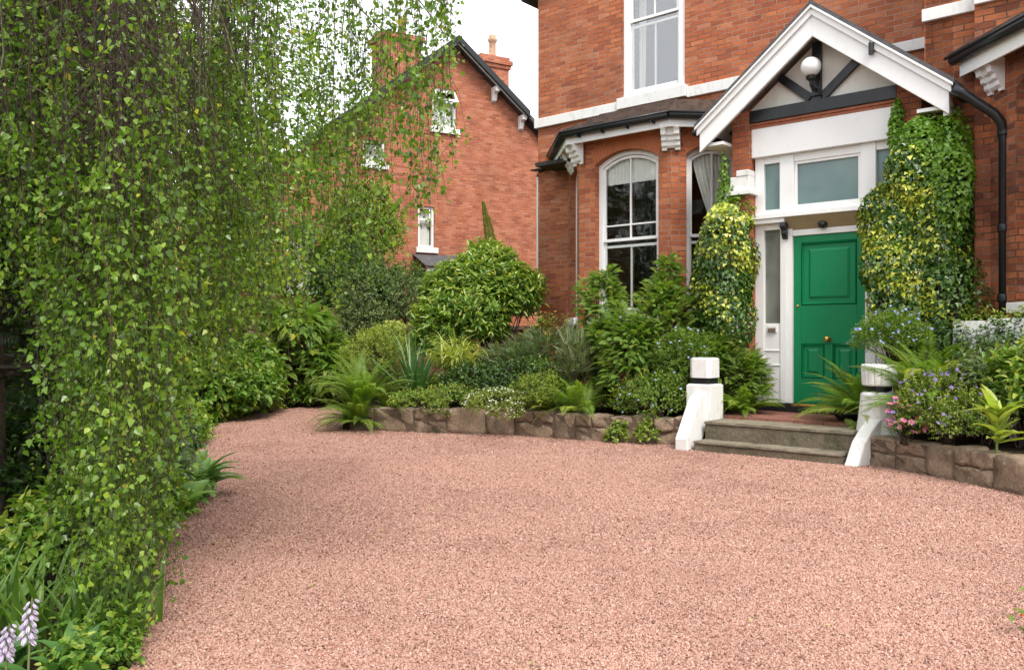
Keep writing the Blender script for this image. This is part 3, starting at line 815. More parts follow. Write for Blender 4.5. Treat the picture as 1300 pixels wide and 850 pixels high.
def frame_of(p0, p1, th=0):
    p0 = Vector((*p0, 0)); p1 = Vector((*p1, 0)); d = (p1-p0).normalized(); inn = Vector((-d.y, d.x, 0))
    return lambda s, y, z: p0 + d*s + inn*y + Vector((0, 0, z)), d, inn

def bar(mb, F, s0, s1, y0, y1, z0, z1):
    mb.prism([F(s0, y0, z0), F(s1, y0, z0), F(s1, y0, z1), F(s0, y0, z1)], F(0, y1, 0)-F(0, y0, 0))
def arch_ring(mb, F, s0, s1, z0, zs, rise, t, y0, y1):
    """frame: two jambs and a curved head, thickness t"""
    o = [(s0, z0)] + arc_pts(s0, s1, zs, rise) + [(s1, z0)]
    i = [(s0+t, z0)] + arc_pts(s0+t, s1-t, zs-(t*.6 if rise else t), rise*.9 if rise else 0) + [(s1-t, z0)]
    for k in range(len(o)-1):
        mb.prism([F(o[k][0], y0, o[k][1]), F(o[k+1][0], y0, o[k+1][1]), F(i[k+1][0], y0, i[k+1][1]), F(i[k][0], y0, i[k][1])], F(0, y1, 0)-F(0, y0, 0))

def drape(F, s0, s1, s0b, s1b, z0, z1, y, folds=14, amp=.03, th=.01):
    mb = MB(); n = folds*5; m = 8; idx = []
    for j in range(m+1):
        t = j/m; a = s0+(s0b-s0)*t**1.3; b = s1+(s1b-s1)*t**1.3
        for i in range(n+1):
            x = i/n
            mb.v.append(tuple(F(a+(b-a)*x, y+amp*math.sin(x*folds*2*math.pi)+amp*.4*math.sin(x*folds*3.7+1), z1+(z0-z1)*t)))
    for j in range(m):
        for i in range(n):
            k = j*(n+1)+i; mb.f.append((k, k+1, k+n+2, k+n+1))
    return mb

def sash_window(parent, p0, p1, s0, s1, z0, zs, rise, set_=.1, split=None, bars=1, margin=None, glass=None, top_t=.07, ft=.075, room=True, sill=True, meeting=.045, name='window'):
    F, d, inn = frame_of(p0, p1)
    f = MB(); arch_ring(f, F, s0+.002, s1-.002, z0, zs, rise, ft, set_, set_+.09)
    bar(f, F, s0+.002, s1-.002, set_-.01, set_+.1, z0+.002, z0+.07)
    fr = f.build(name, WHITE, parent, bevel=.006, fix=True)
    i0, i1 = s0+ft, s1-ft; topz = zs-ft*.6
    sm = MB()
    t = .04
    arch_ring(sm, F, i0+.001, i1-.001, (split or z0+.07), topz-.004, rise*.86, t, set_+.025, set_+.06)
    if split:
        bar(sm, F, i0, i1, set_+.012, set_+.066, split-meeting/2, split+meeting/2)
        bar(sm, F, i0, i0+t, set_+.045, set_+.08, z0+.07, split-meeting/2); bar(sm, F, i1-t, i1, set_+.045, set_+.08, z0+.07, split-meeting/2)
        bar(sm, F, i0+t, i1-t, set_+.045, set_+.08, split-.115, split-.075)
    bar(sm, F, i0+t, i1-t, set_+.03, set_+.078, z0+.07, z0+.13)
    for k in range(bars):
        x = i0+(i1-i0)*(k+1)/(bars+1)
        bar(sm, F, x-.013, x+.013, set_+.03, set_+.058, (split+meeting/2 if split else z0+.13), topz+rise*.8-.03)
        if split: bar(sm, F, x-.013, x+.013, set_+.05, set_+.078, z0+.13, split-.115)
    if margin is not None:
        bar(sm, F, i0+t, i1-t, set_+.031, set_+.057, margin-.012, margin+.012)
    sm.build('sash', WHITE, fr, bevel=.003, fix=True)
    g = MB()
    ar = arc_pts(i0+.01, i1-.01, topz-.01, rise*.86)
    pts = [(i0+.01, z0+.08)] + [(i1-.01, z0+.08)] + list(reversed(ar))
    g.prism([F(a, set_+.044, b) for a, b in pts], inn*.004)
    g.build('pane', glass or GLASS, fr, fix=True)
    return fr, F

# ---- walls
MW = .85                                 # main wall plane
wm = MB(); T = .32
C0 = (-4.88, MW)
# main front wall (full height), with the first-floor window; low part runs behind the bay
UW = (-3.14, -2.02)                      # first-floor window
uo = (UW[0]+4.88, UW[1]+4.88, 5.13, 7.0, 0)
wall(wm, C0, (1.62, MW), 4.3, 7.3, T, [uo]); wall(wm, C0, (1.62, MW), 0, 4.299, T, [(.86, 3.75, .6, 4.15, 0)])
# gable over the left part, out of the picture
gz = [(-4.88, 7.3), (.4, 7.3), (-2.2, 9.6)]
wm.prism([Vector((a, MW, b)) for a, b in gz], (0, T, 0))
wall(wm, (-4.88, 9.5), (-4.88, MW+.001), 0, 7.3, T)          # left flank
wall(wm, (7.2, 9.5), (-4.56, 9.5), 0, 7.3, T)                 # back
wall(wm, (7.2, .0), (7.2, 9.18), 0, 7.3, T)
# right-hand projections
wall(wm, (1.59, MW), (1.59, 0), 0, 7.6, .3)
wm2 = MB()
wall(wm2, (1.60, 0), (2.14, 0), 0, 7.6, .4)
wall(wm2, (2.141, -.13), (7.2, -.13), 0, 7.6, .4)
wmo = wm.build('wall', BRICK, house, fix=True); 
wm2.build('wall', BRICK_S, house, fix=True)
# ---- left canted bay
BA, BB, BC, BD = (-4.23, MW), (-3.38, 0), (-1.76, 0), (-.91, MW)
bay = MB()
bw0, bw1 = 3.38-3.08, 3.38-1.97          # front window along the front face
FW = (bw0, bw1, 1.62, 3.93, .17)
cl_ = math.hypot(.85, .85)
CW = (.22, cl_-.16, 1.62, 3.93, .14)
wall(bay, BB, BC, 0, 4.32, .24, [FW])
wall(bay, BC, BD, 0, 4.32, .24, [CW])
wall(bay, BA, BB, 0, 4.32, .24, [(.2, cl_-.2, 1.62, 3.93, .14)])
bay.build('bay_wall', BRICK, house, fix=True)
# gauged brick heads over the bay windows
hd = MB()
def arch_head(mb, p0, p1, s0, s1, zs, rise, h=.23):
    F, d, inn = frame_of(p0, p1)
    a = arc_pts(s0-.0, s1+.0, zs, rise, 22); b = arc_pts(s0-.09, s1+.09, zs+h, rise, 22)
    for i in range(22):
        g_ = .12
        q = [a[i], a[i+1], b[i+1], b[i]]
        c = (sum(x for x, _ in q)/4, sum(z for _, z in q)/4)
        q = [(c[0]+(x-c[0])*(1-g_), c[1]+(z-c[1])*(1-.02)) for x, z in q]
        mb.prism([F(x, -.004, z) for x, z in q], inn*.01)
RUB = roof_mat('rubbed_brick', (.36, .11, .045), (.47, .155, .07))
arch_head(hd, BB, BC, FW[0], FW[1], 3.93, .17); hd.build('brick_arch', RUB, house, fix=True)
hd = MB(); arch_head(hd, BC, BD, CW[0], CW[1], 3.93, .14); hd.build('brick_arch', RUB, house, fix=True)
fr1, F1 = sash_window(house, BB, BC, FW[0], FW[1], 1.62, 3.93, .17, split=2.78, margin=3.0, name='window')
drape(F1, FW[0]+.1, FW[1]-.1, FW[0]+.1, FW[1]-.1, 3.63, 4.06, .19, 16, .015).build('curtain', CURTAIN, fr1, smooth=True)
fr2, F2 = sash_window(house, BC, BD, CW[0], CW[1], 1.62, 3.93, .14, split=2.78, name='window')
drape(F2, CW[0]+.12, CW[1]+.1, CW[0]+.5, CW[1]-.02, 2.75, 4.03, .19, 13, .015).build('curtain', CURTAIN, fr2, smooth=True)
fr3, F3 = sash_window(house, BA, BB, .2, cl_-.2, 1.62, 3.93, .14, split=2.78, name='window')
for fr_, F_, a, b in ((fr1, F1, FW[0], FW[1]), (fr2, F2, CW[0], CW[1]), (fr3, F3, .2, cl_-.2)):
    s_ = MB(); bar(s_, F_, a-.1, b+.1, -.07, .2, 1.5, 1.618); s_.build('sill', STONEWHITE, fr_, bevel=.01, fix=True)
# dark rooms behind the panes: a back wall inside the bay and a ceiling
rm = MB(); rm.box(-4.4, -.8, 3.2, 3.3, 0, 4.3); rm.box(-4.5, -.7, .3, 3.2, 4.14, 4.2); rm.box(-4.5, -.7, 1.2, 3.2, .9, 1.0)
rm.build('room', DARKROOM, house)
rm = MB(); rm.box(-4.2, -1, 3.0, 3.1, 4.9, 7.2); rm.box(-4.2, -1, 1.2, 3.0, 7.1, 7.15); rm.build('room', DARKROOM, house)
# ---- bay roof: hipped tiles, fascia, gutter, brackets
def off_poly(o, shrink=0):
    """bay outline pushed outwards by o"""
    k = o*(math.sqrt(2)-1)
    return [(-4.23-o*math.sqrt(2), MW-.0), (-3.38-k, -o), (-1.76+k, -o), (-.91+o*math.sqrt(2), MW-.0)]
E_ = off_poly(.27)
rf = MB()
courses = 4
for c in range(courses):
    o0 = .27*(1-c/courses) - .55*(c/courses); o1 = .27*(1-(c+1.25)/courses) - .55*((c+1.25)/courses)
    z0 = 4.46+.40*c/courses; z1 = z0+.40/courses*.2
    a, b = off_poly(o0), off_poly(o1)
    a[0] = (a[0][0], MW); a[3] = (a[3][0], MW)
    b[0] = (b[0][0], MW); b[3] = (b[3][0], MW)
    for i in range(3):
        rf.prism([Vector((*a[i], z0)), Vector((*a[i+1], z0)), Vector((*b[i+1], z1)), Vector((*b[i], z1))], (0, 0, .045))
rf.build('bay_roof', TILE, house, fix=True)
def ring(mb, o0, o1, z0, z1):
    a, b = off_poly(o0), off_poly(o1)
    for i in range(3):
        mb.prism([Vector((*a[i], z0)), Vector((*a[i+1], z0)), Vector((*b[i+1], z0)), Vector((*b[i], z0))], (0, 0, z1-z0))
fa = MB(); ring(fa, .22, .19, 4.26, 4.42); ring(fa, .19, .0, 4.322, 4.345)
fa.build('fascia', WHITE, house, bevel=.004, fix=True)
gu = MB(); pl = off_poly(.27)
for i in range(3):
    gu.tube([Vector((*pl[i], 4.415)), Vector((*pl[i+1], 4.415))], .058, 12)
ring(gu, .335, .21, 4.43, 4.455)
go = gu.build('gutter', BLACK, house, smooth=True, fix=True)
for s in np.linspace(-3.2, -1.9, 4): gb = MB(); gb.box(s-.012, s+.012, -.335, -.2, 4.33, 4.36); gb.build('gutter_clip', BLACK, go)
def corbel(c, ang, name='eave_bracket'):
    m = MB()
    dx, dy = math.cos(ang), math.sin(ang); sx, sy = -dy, dx
    prof = [(0, 4.32), (.2, 4.32), (.2, 4.26), (.17, 4.22), (.16, 4.17), (.115, 4.15), (.11, 4.10), (.075, 4.08), (.07, 4.03), (.035, 4.0), (.03, 3.97), (0, 3.97)]
    def scroll(w0, w1):
        m.prism([Vector((c[0]+dx*a+sx*w0, c[1]+dy*a+sy*w0, z)) for a, z in prof], (sx*(w1-w0), sy*(w1-w0), 0))
    scroll(-.13, -.055); scroll(.055, .13)
    m.prism([Vector((c[0]+dx*a*.8+sx*-.055, c[1]+dy*a*.8+sy*-.055, z)) for a, z in prof[:10]] + [Vector((c[0]+sx*-.055, c[1]+sy*-.055, 4.0))], (sx*.11, sy*.11, 0))
    m.build(name, WHITE, house, bevel=.004, fix=True)
corbel((-1.76, -.0), R(-67.5)); corbel((-3.38, .0), R(-112.5)); corbel((-3.85, .47), R(-135)); corbel((-1.2, .56), R(-45))
# ---- string courses
s_ = MB(); s_.box(-4.93, -3.2, MW-.055, MW+.02, 4.93, 5.09); s_.box(-3.199, -1.961, MW-.09, MW+.02, 4.95, 5.13); s_.box(-1.96, .79, MW-.055, MW+.02, 4.93, 5.09)
s_.box(.86, 1.588, MW-.055, MW+.02, 4.94, 5.08); s_.box(1.57, 2.14, -.05, .02, 4.98, 5.125); s_.box(2.141, 7.2, -.18, -.11, 5.0, 5.125)
s_.build('string_course', STONEWHITE, house, bevel=.008)
s_ = MB(); s_.box(.79, .858, MW-.05, MW+.02, 4.94, 5.07); s_.build('string_course', GREYTRIM, house, bevel=.008)
# ---- first-floor window
fu, FU = sash_window(house, C0, (1.62, MW), uo[0], uo[1], 5.13, 7.0, 0, set_=.03, split=6.35, bars=1, glass=GLASS_UP, ft=.12, name='window')
drape(FU, uo[0]+.12, uo[0]+.27, uo[0]+.12, uo[0]+.24, 5.2, 6.95, .3, 3, .02).build('curtain', CURTAIN, fu, smooth=True)
drape(FU, uo[1]-.36, uo[1]-.1, uo[1]-.13, uo[1]-.1, 5.35, 6.95, .3, 5, .02).build('curtain', CURTAIN, fu, smooth=True)
# ---- gutter stub, white downpipe at the left corner, eave return
g_ = MB(); g_.tube([(-4.95, MW+.1, 4.14), (-4.62, MW-.12, 4.27)], .04, 10); g_.box(-4.98, -4.6, MW-.1, MW+.05, 4.2, 4.22)
g_.build('gutter', BLACK, house, smooth=True)
g_ = MB(); g_.box(-4.985, -4.93, MW+.08, MW+.135, 0, 4.12); g_.build('downpipe', WHITE, house, bevel=.01)
g_ = MB(); g_.tube([(-5.0, MW-.2, 7.24), (-5.0, 9.6, 7.24)], .06, 10); g_.build('gutter', BLACK, house, smooth=True)
# main roofs
r_ = MB()
def slab(a, b, c, d, t=.09): r_.prism([Vector(a), Vector(b), Vector(c), Vector(d)], (0, 0, t))
slab((-5.1, MW-.2, 7.14), (-2.2, MW-.2, 9.68), (-2.2, 9.8, 9.68), (-5.1, 9.8, 7.14)); slab((-2.2, MW-.2, 9.68), (.75, MW-.2, 7.1), (.75, 9.8, 7.1), (-2.2, 9.8, 9.68))
slab((.7, MW-.3, 7.3), (7.4, -.5, 7.6), (7.4, 4.8, 10.2), (.7, 4.8, 10.2)); slab((.7, 4.8, 10.2), (7.4, 4.8, 10.2), (7.4, 9.8, 7.3), (.7, 9.8, 7.3))
r_.build('roof', SLATE, house, fix=True)
# ---- porch
PU, PZ = .42, 5.32                        # apex
LF, RF = -1.10, 1.945                     # feet of the bargeboards
SLP = (PZ-4.11)/(PU-LF); SRP = (PZ-4.11)/(RF-PU)
pw = MB()
pw.box(-.78, -.50, -.17, .845, 0, 3.18); pw.box(-.76, -.52, -.13, .845, 3.45, 4.30)          # left pier below/above the capital
pw.box(1.29, 1.57, -.17, .845, 0, 3.12); pw.box(1.31, 1.585, -.12, .845, 3.42, 4.30)
pw.prism([(-.76, .1, 4.301), (1.585, .1, 4.301), (PU, .1, 5.12)], (0, .12, 0))
pw.build('porch_wall', BRICK, house, fix=True)
for a, b in ((-.80, -.475), (1.265, 1.6)):
    cp = MB(); cp.box(a-.025, b+.02, -.225, .1, 3.19, 3.25); cp.box(a+.0, b, -.20, .1, 3.25, 3.29); cp.box(a+.03, b-.03, -.175, .1, 3.29, 3.44)
    cp.box(a+.12, b-.03, -.185, .1, 3.44, 3.52)
    cp.build('pier_capital', STONEWHITE, house, bevel=.008)
br_ = MB(); br_.box(-.52, 1.31, -.08, .05, 4.055, 4.095); br_.box(-.52, 1.31, -.10, .05, 4.095, 4.13)
br_.build('brick_moulding', roof_mat('terracotta', (.30, .1, .05), (.42, .16, .09)), house, bevel=.006)
bm_ = MB(); bm_.box(-.53, 1.315, -.125, .06, 4.131, 4.29); bm_.build('porch_beam', BLACK, house, bevel=.006)
pn = MB(); pn.box(-.515, 1.305, -.075, .06, 3.68, 4.054); pn.build('porch_panel', WHITE, house, bevel=.005)
gp = MB(); gp.prism([(-.58, -.03, 4.291), (1.43, -.03, 4.291), (PU, -.03, 5.1)], (0, .12, 0)); gp.build('gable_plaster', CREAM, house, fix=True)
ti = MB(); ti.box(PU-.125, PU-.01, -.085, -.031, 4.291, 5.02)
def brace(a, b, wd):
    a = Vector(a); b = Vector(b); d = (b-a).normalized(); n_ = Vector((-d.z, 0, d.x))*wd/2
    ti.prism([a-n_, b-n_, b+n_, a+n_], (0, .05, 0))
brace((.27, -.084, 4.33), (-.14, -.084, 4.68), .105); brace((.43, -.084, 4.33), (.84, -.084, 4.68), .105)
ti.build('gable_timber', BLACK, house, bevel=.004, fix=True)
# bargeboards
def board(x0, z0, x1, z1, dep, y0, y1, drop=0, mat=WHITE, nm='bargeboard', foot=True):
    m = MB(); m.prism([(x0, y0, z0-drop), (x1, y0, z1-drop), (x1, y0, z1-drop-dep), (x0, y0, z0-drop-dep)], (0, y1-y0, 0)); return m.build(nm, mat, house, bevel=.006, fix=True)
board(LF, 4.11, PU, PZ, .33, -.4, -.355); board(RF, 4.11, PU, PZ, .33, -.4, -.355)
board(LF-.03, 4.11-.005, PU, PZ+.02, .10, -.43, -.401, nm='bargeboard_moulding'); board(RF+.03, 4.11-.005, PU, PZ+.02, .10, -.43, -.401, nm='bargeboard_moulding')
board(LF-.05, 4.11+.0, PU, PZ+.04, .035, -.46, -.431, nm='bargeboard_moulding'); board(RF+.05, 4.11+.0, PU, PZ+.04, .035, -.46, -.431, nm='bargeboard_moulding')
pr_ = MB()
pr_.prism([(LF-.06, -.44, 4.11), (PU, -.44, PZ+.045), (PU, -.44, PZ+.10), (LF-.06, -.44, 4.16)], (0, .44+MW, 0)); pr_.prism([(RF+.06, -.44, 4.11), (PU, -.44, PZ+.045), (PU, -.44, PZ+.10), (RF+.06, -.44, 4.16)], (0, .44+MW, 0))
pr_.build('porch_roof', SLATE, house, fix=True)
so_ = MB()
so_.prism([(LF-.02, -.352, 4.07), (PU, -.352, PZ-.02), (PU, -.352, PZ+.02), (LF-.02, -.352, 4.105)], (0, .35+MW, 0)); so_.prism([(RF+.02, -.352, 4.07), (PU, -.352, PZ-.02), (PU, -.352, PZ+.02), (RF+.02, -.352, 4.105)], (0, .35+MW, 0))
for a, b in ((LF+.02, -.78), (1.6, RF-.02)): so_.box(a, b, -.35, MW, 3.86, 3.9)
so_.box(RF-.07, RF-.02, -.35, -.15, 3.78, 4.06)
so_.build('soffit', WHITE, house, fix=True)
# porch gutters and the black downpipe
pg = MB(); pg.tube([(LF-.06, -.42, 4.06), (LF-.06, MW, 4.06)], .05, 10); pg.build('gutter', BLACK, house, smooth=True)
pg = MB(); pg.tube([(RF+.07, -.42, 4.05), (RF+.07, MW-.85, 4.03)], .055, 10)
pg.build('gutter', BLACK, house, smooth=True)
dp = MB(); dp.tube([(RF+.06, -.46, 4.04), (RF+.14, -.44, 3.98), (2.38, -.34, 3.72), (2.44, -.31, 3.62), (2.45, -.29, 3.5), (2.45, -.28, 1.2)], [.058, .055, .052, .05, .045, .045], 12)
for z in (3.48, 2.45, 1.7): dp.lathe([(.056, 0), (.06, .02), (.06, .07), (.056, .09)], (2.45, -.28, z), 12)
dp.build('downpipe', BLACK, house, smooth=True, fix=True)
k_ = MB(); k_.lathe([(.028, 0), (.03, .05), (.03, .13), (.02, .15)], (1.13, -.445, 4.60), 10); k_.box(1.105, 1.155, -.445, -.4, 4.63, 4.7); k_.build('sensor', BLACK, house, smooth=False)
# lamp on the gable post
lp = MB(); lp.tube([(PU-.065, -.09, 4.42), (PU-.065, -.2, 4.40), (PU-.065, -.26, 4.44), (PU-.065, -.27, 4.5)], .022, 8); lp.box(PU-.115, PU-.015, -.12, -.09, 4.34, 4.52)
lp.lathe([(.03, 0), (.055, .02), (.06, .05), (.05, .06)], (PU-.065, -.27, 4.49), 16)
lo = lp.build('wall_lamp', BLACK, house, smooth=False, fix=True)
gl_ = MB(); gl_.lathe([(.005+.118*math.sin(math.pi*i/16), -.118*math.cos(math.pi*i/16)) for i in range(1, 16)], (PU-.065, -.27, 4.66), 24); gl_.build('lamp_globe', OPAL, lo, smooth=True, fix=True)
# ---- door screen: frame posts, transom lights, side lights
sf = MB()
Y0, Y1 = -.0, .1
def fb_(a, b, z0, z1, y0=Y0, y1=Y1): sf.box(a, b, y0, y1, z0, z1)
fb_(-.498, -.375, .47, 3.679); fb_(-.155, -.07, .47, 2.80); fb_(-.069, -.002, .47, 2.72, .02, .14); fb_(-.155, .03, 2.93, 3.679, -.015, .1)
fb_(.909, .975, .47, 2.72, .02, .14); fb_(.976, 1.04, .47, 2.80); fb_(.865, 1.045, 2.93, 3.679, -.015, .1); fb_(1.26, 1.288, .47, 3.679)
fb_(-.374, -.156, 3.59, 3.678); fb_(-.374, -.156, 2.93, 2.985); fb_(.031, .864, 3.575, 3.678); fb_(.031, .864, 2.93, 2.985); fb_(1.046, 1.259, 3.58, 3.678); fb_(1.046, 1.259, 2.93, 2.985)
fb_(-.374, -.156, 2.72, 2.80); fb_(1.041, 1.259, 2.72, 2.80)
fb_(-.0015, .9085, 2.625, 2.70, .04, .14)
fb_(-.374, -.156, .47, 1.50, .015, .1); fb_(1.041, 1.259, .47, 1.50, .015, .1)
for z in (.95, 1.14): fb_(-.372, -.158, z, z+.012, .0, .02)
fo = sf.build('door_screen', WHITE, house, bevel=.005)
lg = MB(); lg.box(-.53, 1.3, -.10, .1, 2.86, 2.925); lg.box(-.50, -.07, -.075, .1, 2.80, 2.859); lg.box(.975, 1.295, -.075, .1, 2.80, 2.859); lg.build('transom_ledge', WHITE, house, bevel=.008)
tn = MB(); tn.prism([(-.069, -.085, 2.857), (-.069, .15, 2.857), (-.069, .15, 2.702), (-.069, .045, 2.702)], (1.043, 0, 0)); tn.build('transom_soffit', TAN, house, fix=True)
for a, b, z0, z1 in ((-.374, -.156, 2.985, 3.59), (1.046, 1.259, 2.985, 3.58)):
    m = MB(); m.box(a, b, .05, .056, z0, z1); m.build('transom_light', FROST, house)
m = MB(); m.box(.031, .864, .05, .056, 2.985, 3.575); m.build('transom_light', FROST, house)
m = MB(); t_ = .035
for a, b, c, d_ in ((.031, .864, 3.54, 3.574), (.031, .864, 2.986, 3.02), (.031, .066, 3.021, 3.539), (.829, .864, 3.021, 3.539)): m.box(a, b, .015, .049, c, d_)
m.build('transom_sash', WHITE, house, bevel=.004)
for a, b in ((-.374, -.156), (1.041, 1.259)):
    m = MB(); m.box(a, b, .05, .056, 1.50, 2.72); m.build('side_light', FROST2, house)
m = MB(); m.box(-.33, -.2, .0, .03, 1.38, 1.47); m.build('letterbox', STONEWHITE, house, bevel=.004)
m = MB(); m.box(-.315, -.215, -.012, .0, 1.385, 1.44); m.build('letterbox_slot', simple('letter_slot', (.16, .12, .09), .6), house, bevel=.003)
# black scroll bracket under the ledge, black fitting over the door
m = MB(); m.prism([(-.115, -.001, 2.80), (-.115, -.11, 2.80), (-.115, -.12, 2.74), (-.115, -.07, 2.70), (-.115, -.075, 2.66), (-.115, -.04, 2.6), (-.115, -.001, 2.58)], (.07, 0, 0)); m.build('scroll_bracket', BLACK, house, bevel=.008, fix=True)
m = MB(); m.lathe([(.01, -.05), (.045, -.035), (.06, 0), (.05, .03), (.01, .04)], (.40, .0, 2.74), 14); m.build('door_light_fitting', BLACK, house, smooth=True, fix=True)
# ---- door
dr = MB(); dy = .085
def dbox(a, b, z0, z1, y0, y1=.12): dr.box(a, b, y0, y1, z0, z1)
dbox(.002, .905, .475, 2.622, dy)                                     # slab (panel ground)
t0 = dy-.022
for a, b, z0, z1 in ((.002, .10, .475, 2.622), (.80, .905, .475, 2.622), (.1005, .7995, 2.53, 2.622), (.1005, .7995, 1.24, 1.73), (.1005, .7995, .475, .80), (.40, .50, .8005, 1.2395)): dr.box(a, b, t0, dy-.0005, z0, z1)
do = dr.build('front_door', GREEN, house, bevel=.004)
def moulding(a, b, z0, z1, wd=.035, pr=.03):
    m = MB()
    o = [(a, z0), (b, z0), (b, z1), (a, z1)]; i = [(a+wd, z0+wd), (b-wd, z0+wd), (b-wd, z1-wd), (a+wd, z1-wd)]
    for k in range(4):
        j = (k+1) % 4
        mid = [((o[k][0]+i[k][0])/2, (o[k][1]+i[k][1])/2), ((o[j][0]+i[j][0])/2, (o[j][1]+i[j][1])/2)]
        m.quad((o[k][0], dy-.003, o[k][1]), (o[j][0], dy-.003, o[j][1]), (mid[1][0], dy-pr-.012, mid[1][1]), (mid[0][0], dy-pr-.012, mid[0][1]))
        m.quad((mid[0][0], dy-pr-.012, mid[0][1]), (mid[1][0], dy-pr-.012, mid[1][1]), (i[j][0], dy-.002, i[j][1]), (i[k][0], dy-.002, i[k][1]))
    return m
for a, b, z0, z1, g1 in ((.1005, .7995, 1.73, 2.53, .09), (.1005, .40, .80, 1.24, .07), (.50, .7995, .80, 1.24, .07)):
    m = moulding(a, b, z0, z1, .03, .02)
    ia, ib, ja, jb = a+g1, b-g1, z0+g1*.9, z1-g1*.9
    # raised field with sloped shoulders
    q0 = [(ia, ja), (ib, ja), (ib, jb), (ia, jb)]; q1 = [(ia+.03, ja+.03), (ib-.03, ja+.03), (ib-.03, jb-.03), (ia+.03, jb-.03)]
    for k in range(4):
        j = (k+1) % 4
        m.quad((q0[k][0], dy-.001, q0[k][1]), (q0[j][0], dy-.001, q0[j][1]), (q1[j][0], dy-.02, q1[j][1]), (q1[k][0], dy-.02, q1[k][1]))
    m.quad(*[(x, dy-.02, z) for x, z in q1])
    m.build('door_panel', GREEN, do, fix=True)
kb = MB(); kb.lathe([(.036, 0), (.034, .008), (.014, .014), (.013, .035), (.03, .045), (.038, .062), (.034, .08), (.016, .09)], (.45, t0, 1.30), 20, 'y'); kb.build('door_knob', BRASS, do, smooth=True, fix=True)
kb = MB(); kb.lathe([(.02, 0), (.02, .006), (.012, .01)], (.05, t0, 1.72), 14, 'y'); kb.build('keyhole', BRASS, do, smooth=True, fix=True)
kb = MB(); kb.box(.93, .955, .008, .02, 1.69, 1.80); kb.build('bell_push', BRASS, house, bevel=.003)
th = MB(); th.box(.0, .907, -.03, .12, .44, .472); th.build('threshold', BRASS, house, bevel=.005)
pl_ = MB(); pl_.box(-.5, -.001, -.03, .1, .36, .469); pl_.box(-.0005, .9075, -.035, .12, .36, .439); pl_.box(.908, 1.29, -.03, .1, .36, .469); pl_.build('plinth', BLACK, house, bevel=.004)
# hall floor behind and side walls so that nothing is hollow
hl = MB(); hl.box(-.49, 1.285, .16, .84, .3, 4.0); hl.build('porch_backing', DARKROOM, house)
# ---- right-hand canted bay, mostly outside the picture
rb = MB(); RA, RB, RC = (2.3, -.13), (3.15, -.98), (4.9, -.98)
wall(rb, RA, RB, 0, 4.4, .24, [(.42, .98, 1.7, 3.93, .12)]); wall(rb, RB, RC, 0, 4.4, .24); wall(rb, RC, (5.75, -.131), 0, 4.4, .24)
rb.build('bay_wall', BRICK_S, house, fix=True)
fr4, F4 = sash_window(house, RA, RB, .42, .98, 1.7, 3.93, .12, split=2.8, name='window')
s_ = MB(); bar(s_, F4, .35, 1.05, -.07, .2, 1.58, 1.69); s_.build('sill', STONEWHITE, fr4, bevel=.01, fix=True)
def off2(o):
    k = o*(math.sqrt(2)-1); return [(2.3-o*math.sqrt(2), -.131), (3.15-k, -.98-o), (4.9+k, -.98-o), (5.75+o*math.sqrt(2), -.131)]
rr_ = MB(); a, b = off2(.3), off2(-.5)
b[0] = (b[0][0], -.131); b[3] = (b[3][0], -.131)
for i in range(3): rr_.prism([Vector((*a[i], 4.5)), Vector((*a[i+1], 4.5)), Vector((*b[i+1], 4.93)), Vector((*b[i], 4.93))], (0, 0, .03))
rr_.build('bay_roof', TILE, house, fix=True)
fa = MB()
def ring2(mb, o0, o1, z0, z1):
    a, b = off2(o0), off2(o1)
    for i in range(3): mb.prism([Vector((*a[i], z0)), Vector((*a[i+1], z0)), Vector((*b[i+1], z0)), Vector((*b[i], z0))], (0, 0, z1-z0))
ring2(fa, .22, .19, 4.24, 4.44); ring2(fa, .19, 0, 4.402, 4.42); fa.build('fascia', WHITE, house, bevel=.004, fix=True)
gu = MB(); pl = off2(.27)
for i in range(3): gu.tube([Vector((*pl[i], 4.44)), Vector((*pl[i+1], 4.44))], .058, 12)
ring2(gu, .335, .21, 4.46, 4.49)
gu.build('gutter', BLACK, house, smooth=True, fix=True)
corbel((2.38, -.21), R(-135)); 
# ---- white window boxes on the wall right of the porch
# ------------------------------------------------------------------ steps, posts
st_ = empty('stone_doorstep', tuple(hw(.42, -1.0)), HANG); tag(st_, 'two worn grey stone steps up to a red tiled landing before the green door', 'steps')
def stp(name, u0, u1, n0, n1, z0, z1, mat, bev=.009, cuts=True):
    bm = bmesh.new(); bmesh.ops.create_cube(bm, size=1)
    for v in bm.verts:
        v.co = Vector((u0-.42+(v.co.x+.5)*(u1-u0), 1.0-n1+(v.co.y+.5)*(n1-n0), z0+(v.co.z+.5)*(z1-z0)))
    bmesh.ops.bevel(bm, geom=[e for e in bm.edges], offset=bev, segments=2, affect='EDGES')
    bmesh.ops.subdivide_edges(bm, edges=[e for e in bm.edges if abs((e.verts[0].co-e.verts[1].co).x) > .5], cuts=22)
    rr = random.Random(int(z1*100))
    for v in bm.verts:
        wv = math.sin(v.co.x*7+z1*9)*.5+math.sin(v.co.x*17+3)*.3
        v.co.y += wv*.006 + rr.uniform(-.002, .002); v.co.z += (wv*.004 + rr.uniform(-.0025, .0025)) if v.co.z > (z0+z1)/2 else 0
    me = bpy.data.meshes.new(name); bm.to_mesh(me); bm.free(); me.materials.append(mat)
    o = bpy.data.objects.new(name, me); col.objects.link(o); o.parent = st_
    return o
stp('step', -.46, 1.24, 1.2, 1.735, -.03, .085, STEPSTONE); stp('tread', -.465, 1.245, 1.2, 1.75, .0852, .115, TREADSTONE); stp('step', -.46, 1.28, .95, 1.465, .09, .29, STEPSTONE); stp('tread', -.465, 1.285, .952, 1.48, .2902, .325, TREADSTONE)
